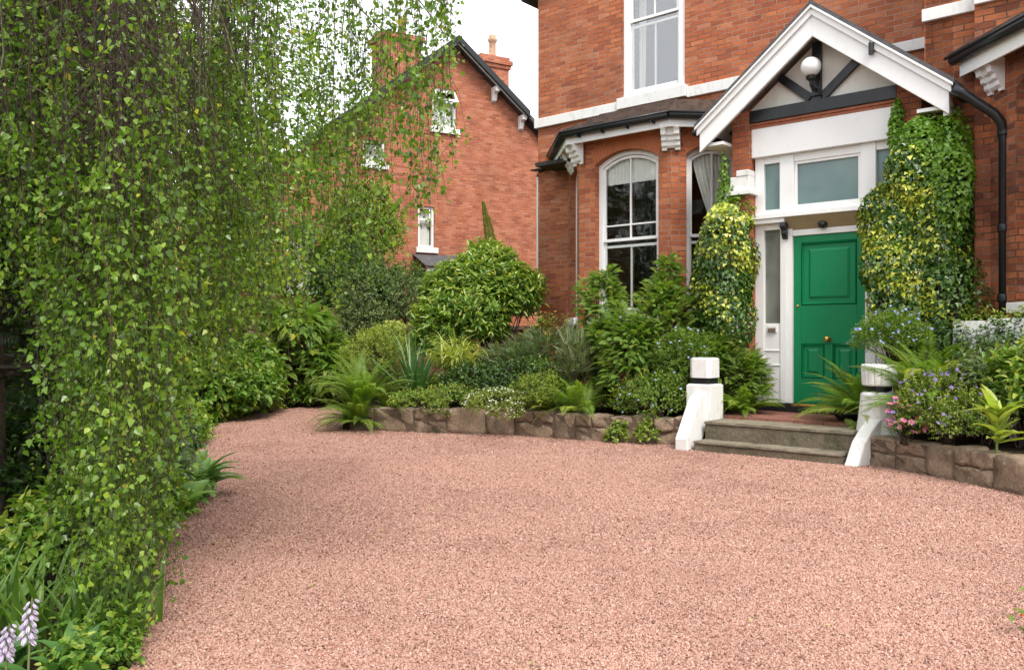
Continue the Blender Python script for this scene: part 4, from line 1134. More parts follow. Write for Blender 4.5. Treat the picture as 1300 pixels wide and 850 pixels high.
def tiles():
    m = MB()
    for i in range(6):
        for j in range(3):
            m.box(-.98+i*.333+.003-.0, -.98+(i+1)*.333-.003, .0+j*.315+.003, .0+(j+1)*.315-.003, .30, .362)
    return m
t = tiles(); o = t.build('tiled_landing', REDTILE, st_, bevel=.003)
o = MB().box(-.985, 1.025, .002, .95, .0, .30).build('landing_base', STEPSTONE, st_)

def gate_post(name, label, u, n, zb, kind):
    p = hw(u, -n, zb); e = empty(name, tuple(p), HANG); tag(e, label, 'post', 'white doorstep posts')
    bm = bmesh.new()
    h = .74-zb if kind == 0 else .72-zb
    if kind == 0:
        m = MB(); m.box(-.165, .165, -.165, .165, 0, h); m.box(-.15, .15, -.15, .15, h, h+.012); m.build('body', STONEWHITE, e, bevel=.02)
        m = MB(); m.box(-.118, .118, -.118, .118, h+.0125, h+.085); m.build('band', BLACK, e, bevel=.004)
        m = MB(); m.prism([(x, y, h+.086) for x, y in ((-.145, -.10), (-.10, -.145), (.10, -.145), (.145, -.10), (.145, .10), (.10, .145), (-.10, .145), (-.145, .10))], (0, 0, .232))
        m.prism([(x*.93, y*.93, h+.3181) for x, y in ((-.145, -.10), (-.10, -.145), (.10, -.145), (.145, -.10), (.145, .10), (.10, .145), (-.10, .145), (-.145, .10))], (0, 0, .012))
        m.build('cap', STONEWHITE, e, bevel=.012, fix=True)
        # make the cap's eight sides read as a square block with cut corners
        z1, z2, fw, foot = h-.06, -zb+.0, .16, .62
    else:
        m = MB(); pr = []
        for i in range(9): t = i/8; pr.append((.225-.035*t+.02*(1-t)**3, h*t))
        m.lathe([(.0+r, z) for r, z in pr]+[(.16, h+.02)], (0, 0, 0), 20); m.build('body', STONEWHITE, e, bevel=.006)
        m = MB(); m.lathe([(.125, h+.021), (.125, h+.085)], (0, 0, 0), 20); m.build('band', BLACK, e)
        m = MB(); seg = 96; n0 = 0
        for z, rr in ((h+.086, .165), (h+.10, .178), (h+.29, .185), (h+.315, .18)):
            for k in range(seg):
                r_ = rr*(1 - (.11 if k % 6 == 0 else 0))
                a = 2*math.pi*k/seg; m.v.append((r_*math.cos(a), r_*math.sin(a), z))
        for i in range(3):
            for k in range(seg): q = (k+1) % seg; m.f.append((i*seg+k, i*seg+q, (i+1)*seg+q, (i+1)*seg+k))
        m.f.append(tuple(reversed(range(seg)))); m.f.append(tuple(range(3*seg, 4*seg)))
        m.build('cap', STONEWHITE, e, bevel=.003)
        z1, z2, fw, foot = h-.24, -zb, .14, .60
    # sloping buttress
    zf = -zb-.02
    pf = [(-.12, z1), (-.30, z1-.07), (-foot, zf+.18), (-foot-.02, zf+.15), (-foot-.02, zf), (-foot+.26, zf), (-.12, max(zf+.3, z1-.42))] if kind == 0 else \
         [(-.15, z1+.02), (-.24, z1-.03), (-.36, z1-.12), (-.48, z1-.24), (-foot, zf+.03), (-foot-.02, zf), (-foot+.3, zf), (-.15, max(zf+.25, z1-.4))]
    x0 = -.05 if kind == 0 else -.04
    m = MB(); m.prism([(x0+(0 if kind == 0 else (y+.15)*.28), y, z) for y, z in pf], (fw, 0, 0)); o = m.build('buttress', STONEWHITE, e, bevel=.014, fix=True)
    return e
gate_post('gate_post', 'white painted square gatepost with black band left of the doorsteps', -.62, 1.16, .30, 0)
gate_post('gate_post', 'white painted round fluted gatepost with black band right of the doorsteps', 1.44, 1.14, .27, 1)

# white troughs against the wall at the far right
for i, (u, n_, z, wd, lab) in enumerate(((2.22, .42, 1.2, .42, 'white box planter with green shoots by the black downpipe'), (2.62, .72, 1.22, .42, 'white box planter at the right edge beside the brick bay'))):
    e = empty('window_box', tuple(hw(u, -n_, z)), HANG); tag(e, lab, 'planter')
    m = MB(); m.box(-wd/2, wd/2, -.11, -.085, 0, .3); m.box(-wd/2, wd/2, .085, .11, 0, .3); m.box(-wd/2, -wd/2+.025, -.085, .085, 0, .3); m.box(wd/2-.025, wd/2, -.085, .085, 0, .3); m.box(-wd/2+.025, wd/2-.025, -.085, .085, .0, .2)
    m.build('box', STONEWHITE, e, bevel=.008)
    m = MB(); m.box(-.03, .03, -.03, .03, -z+.27, 0); m.box(-.14, -.1, -.03, .03, -z+.27, 0); m.box(.1, .14, -.03, .03, -z+.27, 0); m.build('leg', GREYTRIM, e)

# ------------------------------------------------------------------ neighbour's house
NANG = math.atan2(.503, .864)
nh = empty('neighbour_house', (-2.02, 25.02, 0), NANG); tag(nh, 'red brick gabled house with black verges and small white windows behind the trees', 'house')
nw = MB()
ops = [(-6.9+6.9-.0, 0, 0, 0, 0)]
NW = [(-.36, .42, 7.45, 8.62), (-2.5, -1.85, 6.2, 6.85), (-.82, -.3, 3.9, 5.1), (-4.65, -3.85, 2.6, 4.2)]
S0 = -9.0
def nz_(s): return min(9.95-.78*abs(s-.31), 9.95)
# gable wall in columns between windows so the openings are real
cuts = sorted({S0, 5.0, .31, *[a for w_ in NW for a in w_[:2]]})
for a, b in zip(cuts[:-1], cuts[1:]):
    op = [w_ for w_ in NW if w_[0] < (a+b)/2 < w_[1]]
    za, zb = nz_(a), nz_(b)
    if not op: nw.prism([(a, 0, 0), (b, 0, 0), (b, 0, zb), (a, 0, za)], (0, .3, 0))
    else:
        z = 0
        op.sort(key=lambda q: q[2])
        for q in op:
            nw.prism([(a, 0, z), (b, 0, z), (b, 0, q[2]), (a, 0, q[2])], (0, .3, 0)); z = q[3]
        nw.prism([(a, 0, z), (b, 0, z), (b, 0, zb), (a, 0, za)], (0, .3, 0))
nw.box(S0, S0+.3, .301, 9, 0, nz_(S0)); nw.box(4.7, 5.0, .301, 9, 0, nz_(5.0)); nw.box(S0, 5.0, 9.001, 9.3, 0, 6)
nw.build('wall', BRICK_N, nh, fix=True)
nr_ = MB()
nr_.prism([(.31, -.3, 9.98), (5.3, -.3, 9.98-.78*4.99), (5.3, 9.5, 9.98-.78*4.99), (.31, 9.5, 9.98)], (0, 0, .14)); nr_.prism([(.31, -.3, 9.98), (-9.3, -.3, 9.98-.78*9.61), (-9.3, 9.5, 9.98-.78*9.61), (.31, 9.5, 9.98)], (0, 0, .14))
nr_.build('roof', SLATE, nh, fix=True)
vb = MB()
def verge(s0, s1, y0, y1, up, dep): 
    z0 = 9.98-.78*abs(s0-.31)+up; z1 = 9.98-.78*abs(s1-.31)+up
    vb.prism([(s0, y0, z0), (s1, y0, z1), (s1, y0, z1-dep), (s0, y0, z0-dep)], (0, y1-y0, 0))
verge(.31, 2.75, -.42, -.33, .16, .2); verge(2.75, 5.2, -.12, -.05, .05, .16); verge(.31, -9.2, -.42, -.33, .16, .2)
vb.build('verge', BLACK, nh, fix=True)
vb = MB(); verge(.31, 2.7, -.33, -.302, .05, .14); verge(.31, -9, -.33, -.302, .05, .14)
vb.build('bargeboard', GREYTRIM, nh, fix=True)
for s in (1.6, 2.55):
    z = 9.98-.78*abs(s-.31); m = MB(); m.prism([(s, -.3, z-.1), (s, 0, z-.1), (s, 0, z-.55), (s, -.1, z-.5), (s, -.16, z-.3), (s, -.3, z-.25)], (.14, 0, 0)); m.build('verge_bracket', WHITE, nh, bevel=.01, fix=True)
for i, (a, b, z0, z1) in enumerate(NW):
    m = MB(); t = .07
    m.box(a, a+t, .05, .14, z0, z1); m.box(b-t, b, .05, .14, z0, z1); m.box(a+t, b-t, .05, .14, z1-t, z1); m.box(a+t, b-t, .05, .14, z0, z0+t)
    zm = z0+(z1-z0)*.68
    m.box(a+t, b-t, .06, .13, zm-.03, zm+.03)
    f = m.build('window', WHITE, nh, bevel=.006)
    m = MB(); m.box(a-.08, b+.1, -.08, .05, z0-.16, z0-.001); m.build('sill', STONEWHITE, f, bevel=.01)
    m = MB(); m.box(a+t, b-t, .09, .096, z0+t, zm-.03); 
    if i != 0: m.box(a+t, b-t, .09, .096, zm+.03, z1-t)
    m.build('pane', GLASS, f)
    if i == 0:      # top light hinged open
        m = MB(); y0, zz = .04, z1-.05; y1, z2 = -.2, zm+.0
        for (p, q) in (((a+.03, b-.03), 0),):
            def fr_(s0, s1, t0, t1):
                P = lambda s, k: Vector((s, y0+(y1-y0)*k, zz+(z2-zz)*k))
                m.prism([P(s0, t0), P(s1, t0), P(s1, t1), P(s0, t1)], (0, -.03, -.03))
            fr_(a+.03, a+.1, 0, 1); fr_(b-.1, b-.03, 0, 1); fr_(a+.1, b-.1, 0, .15); fr_(a+.1, b-.1, .85, 1)
        m.build('open_light', WHITE, f, fix=True)
        m = MB(); m.prism([(a+.1, y0-.01, zz-.02), (b-.1, y0-.01, zz-.02), (b-.1, y1-.01, z2-.02), (a+.1, y1-.01, z2-.02)], (0, .004, .004)); m.build('pane', GLASS, f, fix=True)
    m = MB(); P0, d, _ = frame_of((a, 0), (b, 0)); m = drape(P0, t, b-a-t, t, b-a-t, z0+t, (zm if i == 0 else z1-.1), .2, 7, .015); m.build('curtain', CURTAIN, f, smooth=True)
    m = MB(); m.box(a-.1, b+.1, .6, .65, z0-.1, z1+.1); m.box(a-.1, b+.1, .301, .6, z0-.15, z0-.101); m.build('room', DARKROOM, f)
# lean-to roof at the foot and the chimney stack
m = MB()
for k in range(4):
    y = -.9+.23*k; z = 3.28+.1*k
    m.prism([(-1.0, y, z), (1.05, y, z), (1.05, y+.26, z+.11), (-1.0, y+.26, z+.11)], (0, 0, .035))
lt = m.build('lean_to_roof', SLATE, nh, fix=True)
m = MB(); m.box(-.9, -.8, -.8, -.7, 0, 3.3); m.box(.85, .95, -.8, -.7, 0, 3.3); m.box(-.9, .95, -.82, -.76, 3.14, 3.26); m.build('lean_to_post', WHITE, nh, bevel=.006)
m = MB(); m.box(-.8, .9, -.12, -.002, 0, 3.2); m.build('lean_to_wall', BRICK_G, nh)
m = MB(); m.box(2.1, 3.15, 1.6, 2.4, 7.0, 10.1); m.box(2.05, 3.2, 1.55, 2.45, 10.1, 10.22); m.box(2.0, 3.25, 1.5, 2.5, 10.22, 10.36); m.box(2.08, 3.17, 1.57, 2.43, 10.36, 10.48)
ch = m.build('chimney', BRICK_N, nh)
m = MB(); m.lathe([(.15, 0), (.17, .08), (.12, .12), (.11, .55), (.15, .6), (.16, .68), (.11, .72), (.12, .8)], (2.75, 2.0, 10.48), 14); m.build('chimney_pot', POTCLAY, ch, smooth=True, fix=True)
m = MB(); m.box(-1.4, -.2, 1.2, 2.2, 8.0, 10.3); m.box(-1.5, -.1, 1.1, 2.3, 10.3, 10.45)
ch2 = m.build('chimney', BRICK_N, nh)
m = MB(); m.lathe([(.15, 0), (.17, .08), (.12, .12), (.11, .5), (.16, .6), (.12, .7)], (-.6, 1.7, 10.45), 14); m.build('chimney_pot', POTCLAY, ch2, smooth=True, fix=True)
# brick boundary wall behind the garden
gw = empty('garden_wall', (-6, 17.6, 0)); tag(gw, 'old dark red brick boundary wall behind the far end of the drive', 'wall')
m = MB(); wall(m, (-3.5, 0), (7.2, -.6), 0, 1.45, .22); m.build('brickwork', BRICK_G, gw, fix=True)
m = MB(); wall(m, (-3.5, -.04), (7.2, -.64), 1.451, 1.53, .3); m.build('coping', STONE, gw, fix=True)
# ------------------------------------------------------------------ planting
def bb(x0, x1, y0, y1, d, ry=None, share=1.):
    """ellipsoid that fills a region seen at distance d: (centre, radii, share)"""
    c = at((x0+x1)/2, (y0+y1)/2, d); rx = (x1-x0)/2*d/F_PX; rz = (y1-y0)/2*d/F_PX
    return (c, (rx, ry if ry else rx*.8, rz), share)
def gb_(px, d, z=.29): p = at(px, 425, d); p[2] = z; return p
def G(px, py, d=None):
    return gb_(px, d)

# --- left bed, back row
shrub('rhododendron', 'large rounded glossy green shrub against the corner of the house', 'shrub',
      [bb(545, 664, 332, 420, 14.1, .7, .7), bb(545, 640, 370, 445, 13.8, .6, .3), bb(590, 655, 322, 380, 14.3, .5, .25), bb(530, 590, 395, 465, 13.7, .45, .2)], gb_(628, 14.3, .0), 'rhodo', 11, tw=1700, lpt=9, tlen=.17, L=.12, W=.04, up=.7, stems=16, srad=.022, spread=1.0, tintb=.4, tips=.35, inner=.6, lum=.34, stemmat=BARK)
# echium spire
fb = FB(12); st = FB(13); b0 = gb_(629, 14.9, 1.2); tip = at(613, 256, 14.9)
r = fb.r; n = 11000; t = r.random(n)**1.15
ax = tip-b0; P = b0 + t[:, None]*ax + np.array([.10, 0, 0])*np.sin(t*math.pi)[:, None]; a = r.uniform(0, 6.283, n); rad = .22*(1-t)**.75+.012
o3 = np.stack([np.cos(a), np.sin(a), np.zeros(n)], -1); P = P + o3*rad[:, None]*r.uniform(.6, 1, n)[:, None]
fb.leaves(P, o3+np.array([0, 0, .5]), np.array([0, 0, 1.])+o3*.3, .065*(1-.75*t), .02*(1-.5*t), np.clip(r.normal(.12, .2, n), 0, 1), 'leaf')
st.tube(np.stack([b0+ax*k+np.array([.10, 0, 0])*math.sin(k*math.pi) for k in np.linspace(0, .97, 8)]), np.linspace(.05, .012, 8), 6)
e = plant('echium_spire', 'tall narrow leaning green flower spire rising above the rounded shrub', 'plant', b0); local([fb, st], b0)
fb.build('spike', LM['lime'], e); st.build('stem', GREENSTEM, e)

shrub('feathery_shrub', 'yellow green loose shrub behind the corner fern', 'shrub', [bb(432, 520, 425, 490, 13.2, .5, .7), bb(470, 520, 415, 450, 13.6, .3, .3)], gb_(478, 13.2), 'lime', 21, tw=714, lpt=10, tlen=.14, L=.045, W=.014, up=.6, tintb=.35)
shrub('flowering_shrub', 'cream flowered shrub tuft at the top of the yellow green mound', 'shrub', [bb(478, 512, 414, 436, 13.9, .2, 1)], gb_(495, 13.9), 'lime', 22, tw=119, lpt=8, tlen=.1, L=.05, W=.02, flowers=('gold', 110, .035, 5))
strap_plant('cordyline', 'spiky dark green sword leaved plant in the raised bed', 'plant', gb_(527, 12.5, .3), 'yucca', n=70, length=1.28, width=.06, elev=(38, 88), droop=(5, 45), seed=23, tip=.45, spread=.03)
strap_plant('variegated_phormium', 'arching yellow striped grassy clump behind the sword leaved plant', 'plant', gb_(578, 12.7, .85), 'gold', n=120, length=.75, width=.035, elev=(40, 85), droop=(90, 150), seed=24, tintb=.5, spread=.12)
shrub('variegated_shrub', 'low yellow variegated shrub beneath the big rounded shrub', 'shrub', [bb(555, 606, 432, 478, 13.2, .3, 1)], gb_(580, 13.2), 'gold', 25, tw=150, lpt=9, tlen=.12, L=.055, W=.02, up=.4, tintb=.35)
spray_shrub('juniper', 'spreading grey green juniper beside the brick corner', 'shrub', [bb(608, 705, 432, 485, 12.6, .6, .7), bb(650, 735, 420, 460, 12.8, .5, .4)], gb_(665, 12.6), 'blue', 26, ns=988, slen=.2, npair=12, plen=.035, pw=.012, elev=20, droop=20, prof='cone')
shrub('berry_shrub', 'thin orange and green leaved shrub at the foot of the brick corner', 'shrub', [bb(668, 722, 402, 450, 13.2, .25, 1)], gb_(695, 13.2), 'mid', 27, tw=90, lpt=8, tlen=.14, L=.045, W=.02, flowers=('rust', 60, .03, 5), tintb=.6)
shrub('evergreen_shrub', 'dark leafy filler shrub under the juniper sprays', 'shrub', [bb(560, 650, 465, 505, 12.3, .4, .5), bb(610, 720, 465, 510, 12.0, .4, .6)], gb_(640, 12.2), 'dark', 28, tw=714, lpt=8, tlen=.12, L=.05, W=.026, up=.5)
spray_shrub('false_cypress', 'taller feathery green shrub left of the bay window opening', 'shrub', [bb(738, 792, 352, 430, 11.9, .3, .34), bb(735, 805, 400, 480, 11.7, .4, .5), bb(752, 782, 343, 372, 11.8, .15, .08)], gb_(768, 11.8), 'spray', 29, ns=1500, slen=.19, npair=18, plen=.05, pw=.011, lum=.6, elev=20, droop=70)
spray_shrub('false_cypress', 'feathery green shrub with reaching tips in front of the window pier', 'shrub', [bb(818, 866, 345, 430, 11.5, .28, .32), bb(800, 888, 380, 480, 11.4, .42, .55), bb(836, 860, 322, 365, 11.5, .14, .08)], gb_(842, 11.4), 'spray', 30, ns=1700, slen=.19, npair=18, plen=.05, pw=.011, lum=.6, elev=20, droop=70, tintb=.5)
spray_shrub('false_cypress', 'low feathery green shrub filling the gap between the two taller ones', 'shrub', [bb(775, 840, 400, 500, 11.2, .35, 1)], gb_(805, 11.2), 'spray', 31, ns=1100, slen=.19, npair=18, plen=.05, pw=.011, lum=.6, elev=20, droop=70, tintb=.4)
spray_shrub('blue_spruce', 'upright silvery green fir like plant among the ferns', 'shrub', [bb(706, 752, 425, 505, 11.5, .28, 1), bb(716, 735, 422, 450, 11.6, .1, .12)], gb_(728, 11.5), 'blue', 32, ns=323, slen=.26, npair=22, plen=.035, pw=.010, elev=50, droop=20, prof='cone', tintb=.7)
fern('fern', 'broad arching fern leaning over the low stone wall', gb_(735, 11.2, .3), n=44, length=.85, seed=33, elev=(25, 75), droop=(50, 95), plen=.14, pw=.026, npair=28)
fern('fern', 'fern spreading left of the silvery plant', gb_(697, 11.4, .3), n=30, length=.62, seed=34, elev=(25, 75), droop=(50, 95), plen=.11, pw=.022, tintb=.6)
shrub('flowering_shrub', 'small leaved shrub with tiny blue flowers left of the square white post', 'shrub', [bb(788, 880, 478, 536, 10.75, .35, .7), bb(830, 885, 455, 510, 10.9, .3, .35)], gb_(838, 10.85), 'mid', 35, tw=1054, lpt=9, tlen=.12, L=.028, W=.014, up=.8, tintb=.5, flowers=('bluef', 40, .018, 5))
shrub('flower_cushion', 'pale flowered lime green cushion plant spilling over the stone wall', 'plant', [bb(592, 668, 495, 530, 11.35, .28, .8), bb(622, 664, 512, 536, 11.12, .14, .2)], gb_(630, 11.5), 'lime', 36, tw=620, lpt=8, tlen=.07, L=.024, W=.011, up=.5, inner=.7, flowers=('white', 260, .012, 5), tintb=.25)
shrub('ground_cover', 'trailing green ground cover hanging over the wall below the sword leaved plant', 'plant', [bb(498, 560, 498, 518, 11.85, .3, .5), bb(540, 606, 492, 515, 11.75, .3, .4), bb(546, 566, 510, 532, 11.5, .1, .08)], gb_(545, 11.85), 'mid', 37, tw=620, lpt=8, tlen=.08, L=.026, W=.018, up=.4, inner=.6, tintb=.6)
shrub('ground_cover', 'low lime green ground cover between the cushion plant and the arching fern', 'plant', [bb(655, 712, 478, 520, 11.3, .28, 1)], gb_(684, 11.4), 'lime', 38, tw=330, lpt=8, tlen=.09, L=.03, W=.014, up=.5, tintb=.2)
fern('fern', 'dense tall fern at the left end of the stone wall', gb_(462, 12.2, .3), n=84, length=1.0, seed=39, elev=(40, 88), droop=(40, 95), plen=.12, pw=.022, npair=30, tintb=.45)
fern('fern', 'low drooping fern where the stone wall meets the gravel', gb_(455, 12.0, .08), n=60, length=.78, seed=40, elev=(20, 82), droop=(40, 90), plen=.11, pw=.02, npair=24, az=(120, 330), tintb=.35)
fern('fern', 'smaller fern behind the left wall end beside the ground cover', gb_(496, 12.1, .28), n=27, length=.42, seed=41, elev=(25, 75), droop=(50, 95), plen=.09, pw=.02, tintb=.5)
for px, d, s, lab in ((785, 10.62, .8, 'small green weed clump growing at the foot of the wall'), (822, 10.48, 1.2, 'taller weed clump climbing the stone wall near the white post')):
    shrub('weed', lab, 'plant', [(gb_(px, d-.03, .09*s), (.14, .08, .09*s), .8), (gb_(px+2, d, .2*s), (.08, .05, .12*s), .4)], gb_(px, d, .0), 'mid', 42+px, tw=70, lpt=7, tlen=.07, L=.045, W=.022, tintb=.65, stems=5, srad=.004)
shrub('leafy_shrub', 'mid green leafy undergrowth behind the ferns in front of the bay', 'shrub', [(gb_(720, 12.2, .6), (.7, .4, .38), .5), (gb_(790, 11.7, .75), (.6, .35, .5), .5), (gb_(860, 11.2, .75), (.5, .35, .5), .45)], gb_(790, 11.8), 'mid', 48, tw=900, lpt=9, tlen=.14, L=.05, W=.024, up=.6, tintb=.4)
shrub('leafy_shrub', 'low mixed greenery between the yellow striped clump and the juniper', 'shrub', [(gb_(600, 12.8, .55), (.5, .35, .3), .5), (gb_(560, 12.4, .45), (.6, .3, .22), .5)], gb_(585, 12.7), 'mid', 49, tw=520, lpt=9, tlen=.12, L=.045, W=.022, up=.6, tintb=.45)
# corner by the post
fern('fern', 'bright fern behind the square white post beside the doorsteps', hw(-.38, -.62, .34), n=51, length=.62, seed=50, elev=(35, 85), droop=(50, 110), plen=.12, pw=.022, npair=26, tintb=.55)
spray_shrub('jasmine', 'leafy green climber at the base of the left ivy', 'shrub', [(hw(-.75, -.55, .95), (.3, .25, .45), .7), (hw(-.42, -.42, .75), (.2, .2, .4), .5), (hw(-1.1, -.8, .9), (.3, .25, .4), .4)], hw(-.6, -.5, .3), 'spray', 51, ns=1500, slen=.2, npair=9, plen=.05, pw=.02, elev=25, droop=60, tintb=.5)
shrub('flowering_shrub', 'airy plant with tiny blue flowers behind the square white post', 'shrub', [(hw(-1.0, -.95, 1.05), (.34, .22, .32), 1)], hw(-.95, -.9, .3), 'mid', 52, tw=442, lpt=9, tlen=.12, L=.04, W=.009, up=.9, tintb=.45, flowers=('bluef', 42, .018, 5))

# --- ivy on the porch piers: leaves hang over one another, facing out
def ivy(name, label, blobs, base, n, mat, seed, L=.055, yb=None, thin=None):
    fb = FB(seed); st = FB(seed+1); r = fb.r
    for c, rad, share in blobs:
        k = int(n*share)
        P, d, q = blob_points(r, c, rad, k, .74, .34, -.97, 40); k = len(P)
        toc = nrmz(np.array([-3.6, -10.9, 0])+0*P)
        nr = nrmz(d*.9 + np.array([0, 0, .35]) + r.normal(0, .3, (k, 3)))
        ax = nrmz(np.array([0, 0, -1.]) + r.normal(0, .45, (k, 3)) + d*.35)
        z = P[:, 2]
        y = yb(P, r) if yb else r.random(k)*.5
        s_ = r.uniform(.45, 1.15, k)
        fb.leaves(P, ax, nr, L*s_, L*.95*s_, np.clip(y, 0, 1), 'ivy')
        for j in r.choice(k, min(k, 26), replace=False):
            tt = np.linspace(0, 1, 6)[:, None]; a = np.asarray(base)+r.normal(0, .05, 3)
            m = np.array([(P[j][0]+c[0])/2, (P[j][1]+c[1])/2, (a[2]+P[j][2])/2])
            st.tube((1-tt)**2*a + 2*tt*(1-tt)*m + tt**2*(P[j]-d[j]*.05), np.linspace(.012, .003, 6), 5)
    e = plant(name, label, 'climber', base); local([fb, st], base)
    fb.build('foliage', LM[mat], e); st.build('stem', BARK, e)
    return e
def yb1(P, r):
    k = len(P); c = np.sin(P[:, 2]*5.1+P[:, 0]*7)*.5+np.sin(P[:, 2]*11+P[:, 0]*4+2)*.5
    p = np.clip(.28 + .30*c + .34*(P[:, 2]-2.1), .03, .85)
    return np.where(r.random(k) < p, r.uniform(.58, 1, k), r.uniform(.05, .5, k))
ivy('variegated_ivy', 'clipped column of yellow and green ivy on the left porch pier',
    [(hw(-.72, -.38, 2.55), (.30, .26, .42), .32), (hw(-.78, -.38, 2.1), (.30, .28, .48), .3), (hw(-.66, -.38, 1.95), (.24, .24, .4), .15), (hw(-.74, -.36, 1.62), (.27, .26, .38), .18), (hw(-.74, -.34, 1.25), (.19, .2, .32), .08), (hw(-.62, -.36, 2.78), (.16, .16, .14), .08)], hw(-.66, -.4, .3), 15000, 'ivy', 60, yb=yb1)
ivy('green_ivy', 'thin strands of green ivy creeping up the brick above the left ivy column',
    [(hw(-.82, -.2, 3.1), (.12, .08, .28), .5), (hw(-.63, -.22, 3.02), (.16, .08, .14), .3), (hw(-.86, -.17, 3.5), (.05, .05, .25), .2)], hw(-.8, -.22, 2.7), 700, 'ivyg', 61, L=.05)
def yb2(P, r):
    k = len(P); u = (P[:, 0]-3.6)*.758+(P[:, 1]-10.9)*-.652
    c = np.sin(P[:, 2]*6.1+P[:, 0]*9)*.5+np.sin(P[:, 2]*12+P[:, 0]*5+1)*.5
    p = np.clip(.38 + .32*c + .05*(P[:, 2]-2.3) - .5*np.clip(u-1.72, 0, 1)*2 - .5*np.clip(P[:, 2]-2.95, 0, 1), .03, .75)
    return np.where(r.random(k) < p, r.uniform(.58, 1, k), r.uniform(.05, .5, k))
ivy('variegated_ivy', 'great bulging mass of yellow and green ivy right of the front door',
    [(hw(1.58, -.33, 3.05), (.27, .2, .42), .17), (hw(1.42, -.38, 2.65), (.30, .22, .45), .2), (hw(1.36, -.40, 2.3), (.28, .22, .38), .14), (hw(1.62, -.38, 2.3), (.34, .24, .62), .25), (hw(1.86, -.33, 2.5), (.25, .2, .85), .22), (hw(1.86, -.33, 1.7), (.24, .2, .5), .14), (hw(1.5, -.38, 1.65), (.34, .22, .42), .2), (hw(1.75, -.2, 2.3), (.34, .14, 1.0), .2)], hw(1.6, -.35, .3), 22000, 'ivy', 62, yb=yb2)
ivy('green_ivy', 'plain green ivy climbing to the porch eaves above the yellow ivy',
    [(hw(1.7, -.26, 3.4), (.27, .2, .4), .55), (hw(1.47, -.24, 3.4), (.14, .1, .26), .2), (hw(1.33, -.2, 3.75), (.07, .06, .28), .1), (hw(1.9, -.32, 3.1), (.26, .26, .55), .4), (hw(1.38, -.22, 3.3), (.12, .07, .2), .12)], hw(1.65, -.25, 2.6), 7000, 'ivyg', 63, L=.055)

# --- right bed
fern('fern', 'light green fern fronds springing from behind the fluted post cap', hw(1.7, -.8, .95), n=26, length=.5, seed=69, elev=(15, 75), droop=(40, 90), plen=.1, pw=.022, npair=26, tintb=.7, az=(-30, 190))
fern('fern', 'arching fern leaning over the landing left of the fluted white post', hw(1.2, -.75, .42), n=51, length=.85, seed=70, elev=(25, 75), droop=(30, 85), plen=.14, pw=.024, npair=30, az=(110, 300), tintb=.55)
shrub('campanula', 'airy plant with small pale blue flowers on top of the fluted post', 'plant', [(hw(1.46, -.86, 1.3), (.36, .2, .22), 1)], hw(1.46, -.84, 1.0), 'mid', 71, tw=731, lpt=8, tlen=.14, L=.04, W=.008, up=1.3, tintb=.45, flowers=('bluef', 80, .02, 5), stems=20, srad=.004)
fern('fern', 'tall fern below the big ivy behind the fluted post', hw(1.85, -.95, .62), n=44, length=1.05, seed=72, elev=(45, 85), droop=(50, 95), plen=.15, pw=.024, npair=34, tintb=.55)
fern('fern', 'tall upright fern between the fluted post and the violet flowers', hw(2.08, -1.3, .55), n=36, length=.8, seed=68, elev=(45, 85), droop=(40, 90), plen=.14, pw=.024, npair=32, tintb=.6)
fern('fern', 'large fern with low sweeping fronds right of the fluted post', hw(2.0, -1.25, .5), n=44, length=.95, seed=73, elev=(25, 80), droop=(50, 95), plen=.15, pw=.024, npair=34, tintb=.45)
shrub('flowering_shrub', 'small leaved plant with violet flowers above the right stone wall', 'shrub', [(hw(2.1, -1.68, .62), (.34, .26, .3), .5), (hw(2.45, -1.8, .52), (.34, .26, .26), .4), (hw(1.95, -1.6, .5), (.2, .2, .24), .25)], hw(2.2, -1.55, .27), 'mid', 74, tw=1054, lpt=9, tlen=.12, L=.026, W=.013, up=.9, tintb=.65, flowers=('violet', 170, .022, 5))
shrub('pink_flowers', 'cluster of bright pink flowers beside the fluted post', 'plant', [(hw(1.88, -1.8, .48), (.12, .1, .15), 1)], hw(1.88, -1.74, .27), 'mid', 75, tw=80, lpt=6, tlen=.09, L=.035, W=.016, up=.9, flowers=('pink', 46, .034, 6))
shrub('evergreen_shrub', 'dark leafy filler behind the ferns under the big ivy', 'shrub', [(hw(2.0, -.55, .9), (.5, .3, .5), .6), (hw(2.6, -.9, .85), (.5, .35, .5), .6)], hw(2.2, -.6, .27), 'dark', 76, tw=884, lpt=8, tlen=.13, L=.055, W=.028, up=.6)
shrub('euphorbia', 'blue green rounded plant below the white box planters', 'plant', [(hw(2.55, -1.25, .85), (.34, .26, .26), 1)], hw(2.5, -1.25, .27), 'blue', 77, tw=408, lpt=12, tlen=.16, L=.07, W=.016, up=.9, tintb=.6)
shrub('leafy_plant', 'mid green leafy plant at the right edge under the planter', 'plant', [(hw(2.95, -1.35, .8), (.4, .3, .42), 1), (hw(2.45, -.9, .9), (.25, .25, .18), .3)], hw(2.8, -1.3, .27), 'mid', 78, tw=510, lpt=8, tlen=.16, L=.085, W=.04, up=.7, tintb=.5)
